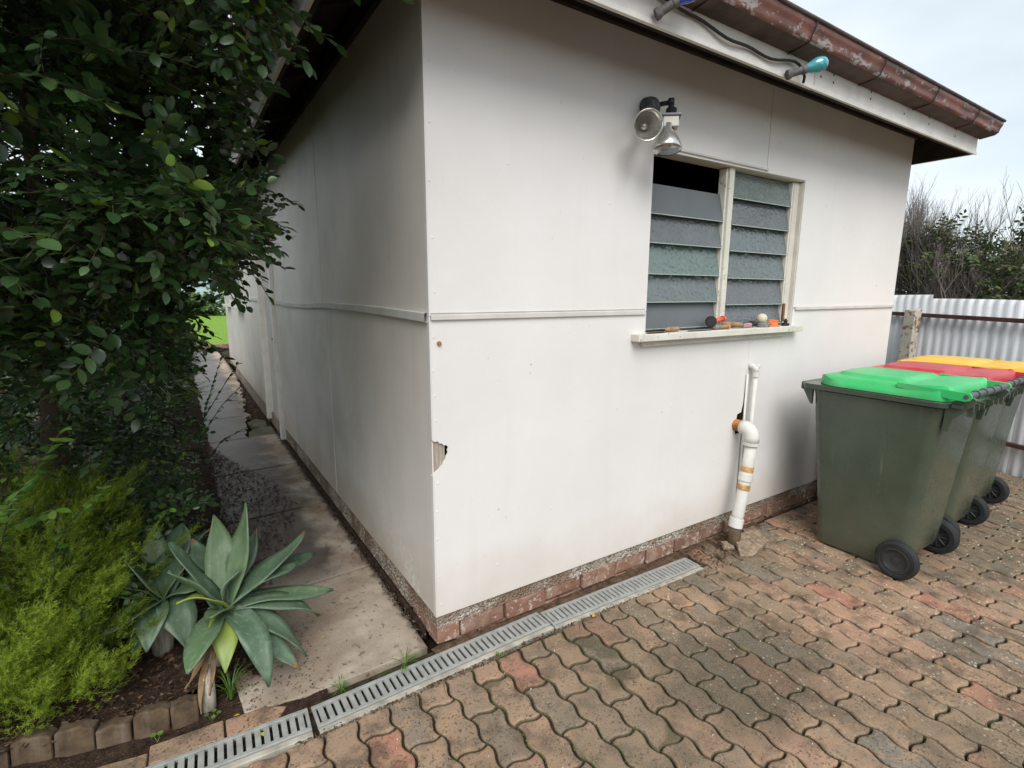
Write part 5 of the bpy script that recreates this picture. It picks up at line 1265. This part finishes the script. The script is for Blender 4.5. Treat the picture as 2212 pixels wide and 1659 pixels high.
stone('edge_brick', [(-1.25, -.012), (-1.018, -.018), (-1.018, .060), (-1.25, .10)], -.05, -.001, M_paver, 'dirty brick at the bottom left edge beside the drain', (0, 0), 'brick')

# ------------------------------------------------------------------ litter, weeds
def litter(name, n, fn, mat, label, size=(.008, .02), seed=1):
    rs = np.random.RandomState(seed); v, f = leaf_tpl(1.0, .45, .3, .35); P = np.array([fn(rs) for _ in range(n)])
    vv, ff = scatter(v, f, rotmats(rs.uniform(-3, 3, n), rs.uniform(-.35, .35, n), rs.uniform(-.5, .5, n)), P, rs.uniform(size[0], size[1], n))
    o = link(name, tri_mesh(name, [(vv, ff)], mat)); return tag(o, label, 'leaf litter', None, 'stuff')
M_lit = leaf_mat('leaf_litter_brown', [(0, (.03, .018, .012)), (.6, (.085, .05, .03)), (1, (.17, .105, .06))], .7, 0, .3)
M_litd = leaf_mat('leaf_litter_dark', [(0, (.018, .013, .01)), (.6, (.055, .037, .025)), (1, (.13, .085, .055))], .5, 0, .4)
litter('leaf_litter', 3600, lambda r: ((lambda y: (-.74+r.rand()**1.6*.50*math.exp(-((y-2.1)/1.2)**2)+r.rand()*.04, y, .006+r.rand()*.008))(.9+r.rand()*3.2)), M_litd, 'dark wet leaf litter on the shaded side of the path', (.008, .034), 2)
litter('path_edge_litter', 420, lambda r: (-.74+.30*r.rand()**1.5, -.01+.5*r.rand(), .004+.006*r.rand()), M_lit, 'soil crumbs and leaf bits spilling over the near corner of the path', (.004, .012), 12)
litter('bed_litter', 2600, lambda r: ((lambda x, y: (x, y, bedz(x, y)+.006))(-1.8+r.rand()*1.12, .20+r.rand()*.9)), M_lit, 'brown leaves and bark scattered over the garden bed', (.010, .03), 3)
litter('wall_litter', 2200, lambda r: (-.028+.03*r.rand()-.02*r.rand(), .1+r.rand()*4.0, .004+.012*r.rand()), M_litd, 'dark debris packed along the foot of the side wall', (.006, .018), 4)
def dl(r):
    x = -.6+r.rand()*2.3; return (x, -.172-.018*r.rand()**2-(.06*r.rand() if x > 1.45 else 0), .001+.004*r.rand())
litter('drain_litter', 1100, dl, M_lit, 'crumbled leaves along the front edge of the drain', (.006, .016), 5)
litter('corner_litter', 900, lambda r: (1.52+r.rand()*.6, -.02-.17*r.rand(), .0+.012*r.rand()), M_lit, 'crumbs and dry leaves around the pipe base', (.006, .018), 6)
litter('path_litter', 150, lambda r: (-.70+r.rand()*.66, .05+r.rand()**1.4*6, .005), M_litd, 'small dark crumbs scattered over the path slabs', (.003, .009), 7)
litter('door_litter', 900, lambda r: (-.30+r.rand()*.29, 4.9+r.rand()*2.4, -.015+.02*r.rand()), M_lit, 'brown debris in the broken path edge by the door', (.01, .03), 8)
# pale seed husks in the paver joints
M_husk = simple('pale_husk', (.70, .66, .55), .7, .3, .2, 40)
litter('seed_husks', 260, lambda r: (-.5+r.rand()*5.0, -.19-r.rand()**1.3*1.5, .0035), M_husk, 'tiny pale seed husks scattered over the pavers', (.003, .008), 9)
# moss along joints
def moss(r):
    i = r.randint(-2, 26); lx = i*PW; ly = -r.rand()*1.5; t = (ly/(PL/2)) % 1; w = np.interp(1-t, [p for p, _ in W], [q for _, q in W]); x, y = toW(lx+w, ly); return (x, y, -.004)
mp_ = [moss(NP) for _ in range(5200)]; mp_ = [p for p in mp_ if p[1] < -.2 and (math.sin(p[0]*5.3+1)*math.sin(p[1]*6.1)+.25*math.sin(p[0]*23)) > .42]
if mp_:
    v, f = leaf_tpl(1.0, .6, .3, .3); P = np.array(mp_); n_ = len(P)
    vv, ff = scatter(v, f, rotmats(NP.uniform(-3, 3, n_), NP.uniform(.2, 1.2, n_), NP.uniform(-.5, .5, n_)), P, NP.uniform(.003, .008, n_))
    tag(link('moss', tri_mesh('moss', [(vv, ff)], leaf_mat('moss_green', [(0, (.045, .07, .012)), (1, (.10, .14, .03))], .9, 0, .1))), 'green moss growing in the paver joints', 'moss', None, 'stuff')
# single yellow leaves
def fallen(x, y, z, l, yaw, c, label):
    v, f = leaf_tpl(l, l*.42, .25, .25); m = MB().add([tuple(p) for p in v], [tuple(int(i) for i in q) for q in f])
    o = link('fallen_leaf', m.mesh('fallen_leaf', c, True), None, (x, y, z), (.08, .1, yaw)); tag(o, label, 'leaf', 'fallen yellow leaves')
M_yl = simple('yellow_leaf', (.55, .38, .07), .6, .3, .3, 60); M_yl2 = simple('lime_leaf', (.40, .42, .08), .6, .3, .3, 60)
fallen(.70, -.196, .006, .040, rad(-60), M_yl, 'yellow leaf lying beside the drain at the middle grate joint')
fallen(-.745, .052, .010, .022, rad(70), M_yl, 'orange yellow leaf on the broken brown brick')
fallen(-.685, -.095, .010, .032, rad(20), M_yl2, 'lime yellow leaf on the leftmost drain grate')
fallen(-.385, .335, .006, .018, rad(110), M_yl, 'small yellow leaf on the first path slab')
fallen(1.35, -.10, .010, .030, rad(-30), M_yl, 'dry tan leaf on the far end of the drain grate')
# weeds
def tuft(name, label, c, n, h, spread, mat, seed):
    rr = random.Random(seed); t = thing(name, label, 'weed', c); m = MB()
    for k in range(n):
        a = rr.random()*6.28; l = h*(.5+.6*rr.random()); dx, dy = math.cos(a)*spread*rr.random()**.5, math.sin(a)*spread*rr.random()**.5; w = .0011+.0008*rr.random()
        px, py = -math.sin(a)*w, math.cos(a)*w; b = Vector((math.cos(a)*.006, math.sin(a)*.006, 0)); vs = []
        for u in (0, .35, .7): q = b+Vector((dx*u*u, dy*u*u, l*(u-.35*u*u))); vs += [q-Vector((px, py, 0)), q+Vector((px, py, 0))]
        vs.append(b+Vector((dx, dy, l*.62))); m.add(vs, [(0, 1, 3, 2), (2, 3, 5, 4), (4, 5, 6)])
    o = link('blades', m.mesh('blades', mat), t); o['kind'] = 'stuff'
tuft('grass_tuft', 'thin grass tuft beside the timber stump', (-.765, .165, .0), 42, .17, .10, M_leaf2, 1)
tuft('grass_tuft', 'small grass tuft at the back edge of the drain grate', (-.41, -.022, .0), 34, .07, .05, M_leaf2, 2)
tuft('grass_tuft', 'flattened grass lying along the drain near the wall corner', (-.15, -.012, .0), 22, .05, .10, M_leaf2, 3)
tuft('grass_tuft', 'tiny green sprout beside the drain lip in front of the corner', (.20, -.186, .0), 16, .028, .02, M_leaf2, 4)
def sprout(x, y, label, n=3, s=.016):
    t = thing('clover_sprout', label, 'weed', (x, y, .0)); rr = random.Random(int(abs(x)*1000)); m = MB(); st_ = MB()
    for k in range(n):
        a = k*2.1+rr.random(); r = .012+.014*rr.random(); h = .018+.012*rr.random(); cx_, cy_ = math.cos(a)*r, math.sin(a)*r
        vs = [(cx_, cy_, h)]+[(cx_+s*.5*math.cos(q*1.047)*(1 if q % 2 else .85), cy_+s*.5*math.sin(q*1.047), h+.002) for q in range(6)]
        m.add(vs, [(0, q+1, (q+1) % 6+1) for q in range(6)]); st_.tube([(0, 0, 0), (cx_, cy_, h)], .0008, 4)
    link('leaf', m.mesh('leaf', M_leaf2), t); link('stem', st_.mesh('stem', M_leaf2), t)
sprout(-.99, .085, 'two leafed sprout in front of the edging blocks', 2, .022); sprout(-.83, .085, 'round leafed sprout beside the stump foot', 4, .018); sprout(-1.03, .20, 'small clover sprout in the bed behind the edging', 4, .017); sprout(-.955, .18, 'tiny clover sprout above the edging row', 3, .015)

# ------------------------------------------------------------------ trees behind the fence
def bare_tree(name, label, base, h, seed, mat, lean=0.0, levels=5, spread=.5, leaf=None, nseg=3, upb=.35, r0=.05):
    rr = random.Random(seed); t = thing(name, label, 'tree', base); big = MB(); tw = MB()
    def grow(p, d, L, r, lev):
        pts = [p]; q = p; dd = d.copy()
        for k in range(nseg):
            dd = (dd+Vector((rr.uniform(-1, 1), rr.uniform(-1, 1), rr.uniform(-.4, .8)))*.13).normalized(); q = q+dd*L/nseg; pts.append(q)
        (big if lev < 2 else tw).tube(pts, [r*(1-.4*k/nseg) for k in range(nseg+1)], 6 if lev < 2 else 3, cap=False)
        if lev >= levels: return
        nb = rr.choice((2, 3, 3)) if lev else 4
        for b in range(nb):
            k = rr.randint(1, nseg) if b else nseg
            v = Vector((rr.uniform(-1, 1), rr.uniform(-1, 1), rr.uniform(-.2, 1)))
            nd = (dd*1.0+v*spread*1.3+Vector((0, 0, upb))).normalized(); grow(pts[k], nd, L*rr.uniform(.62, .85), r*.60, lev+1)
    for s in range(5): grow(Vector((rr.uniform(-.15, .15), rr.uniform(-.15, .15), 0)), Vector((rr.uniform(-.3, .3), rr.uniform(-.3, .3)+lean, 1)).normalized(), h*.28, r0, 0)
    o = link('trunk', big.mesh('trunk', M_bark if mat is M_twig else mat, True), t); o2 = link('crown', tw.mesh('crown', mat), t); o2['kind'] = 'stuff'
    return t
t1 = bare_tree('bare_tree', 'bare winter tree with upright twigs beside the house roof', (9.0, 1.9, 0), 3.25, 3, M_twig, 0, 6, .42, r0=.035)
t2 = bare_tree('bare_tree', 'wide bare tree with ochre tinted twigs at the right edge', (9.8, .05, 0), 3.75, 8, M_twigY, .1, 6, .55, r0=.035)
t3 = bare_tree('bare_tree', 'low tangled bare shrub between the two taller trees', (8.6, 1.0, 0), 2.5, 12, M_twig, 0, 6, .75, r0=.03)
t4 = bare_tree('bare_tree', 'bare tree partly hidden behind the corner of the house', (9.6, 3.0, 0), 3.4, 15, M_twig, 0, 6, .45, r0=.035)
t5 = bare_tree('bare_tree', 'thin bare sapling with straight twigs above the fence step', (9.3, 1.25, 0), 3.1, 22, M_twig, 0, 6, .4, r0=.03)
e1 = thing('evergreen_shrub', 'dark ivy like shrub low behind the corrugated fence', 'shrub', (9.1, 1.4, 0))
rs_ = dict(nl=8, L=.085, W_=.045, length=.28)
sprays('foliage', [((8.9, 2.0, 1.5), (.45, .65, .8), 6), ((9.2, .9, 1.55), (.5, .6, .55), 4), ((9.1, 1.6, 2.25), (.28, .2, .22), .9), ((9.2, 2.5, 1.9), (.4, .4, .9), 4), ((8.8, 1.2, 2.0), (.4, .5, .45), 4), ((8.7, .6, 1.7), (.35, .4, .4), 3)], 1900, M_dull, M_twig, e1, 41, 8, .075, .038, .28, .2, (.6, 1.1), .2, .2)
wpart('stem', MB().tube([(9.1, 1.4, 0), (9.1, 1.5, 1.8)], [.05, .02], 7), M_bark, e1, smooth=True)
e2 = thing('evergreen_shrub', 'olive leaved shrub under the ochre tree at the right edge', 'shrub', (9.8, .1, 0))
sprays('foliage', [((9.7, .25, 1.8), (.5, .55, .9), 6), ((9.9, -.4, 2.0), (.5, .5, .7), 3), ((9.6, .35, 2.5), (.3, .25, .25), 1)], 1400, M_dull, M_twig, e2, 42, 8, .085, .045, .28, .2, (.6, 1.1), .2, .2)
wpart('stem', MB().tube([(9.8, .1, 0), (9.8, .1, 1.9)], [.05, .02], 7), M_bark, e2, smooth=True)

# ------------------------------------------------------------------ far end of the garden
bf = thing('blue_shed', 'pale blue shed far beyond the lawn', 'shed', (-1, 40, 0))
M_bl = simple('pale_blue_sheet', (.40, .52, .58), .6, .3, .15, 2, obj=False)
wpart('wall', MB().box(-9, 3.5, 40, 44, 0, 2.7), M_bl, bf); wpart('roof', MB().prism([(39.6, 2.7), (44.4, 2.7), (42, 3.4)], 'x', -9.3, 3.8), simple('pale_roof', (.5, .53, .55), .6, .3, .15, 2, obj=False), bf)
hb = thing('far_hedge', 'low pale green hedge at the back of the lawn', 'hedge', (-1, 36, 0))
sprays('foliage', [((-6, 36, .5), (4, .6, .6), 1), ((2, 36, .5), (4, .6, .6), 1), ((-2, 36, .5), (4, .6, .6), 1)], 900, M_feather, M_bark, hb, 51, 6, .3, .2, .7, .2, (.8, 1.2), .2, .2)
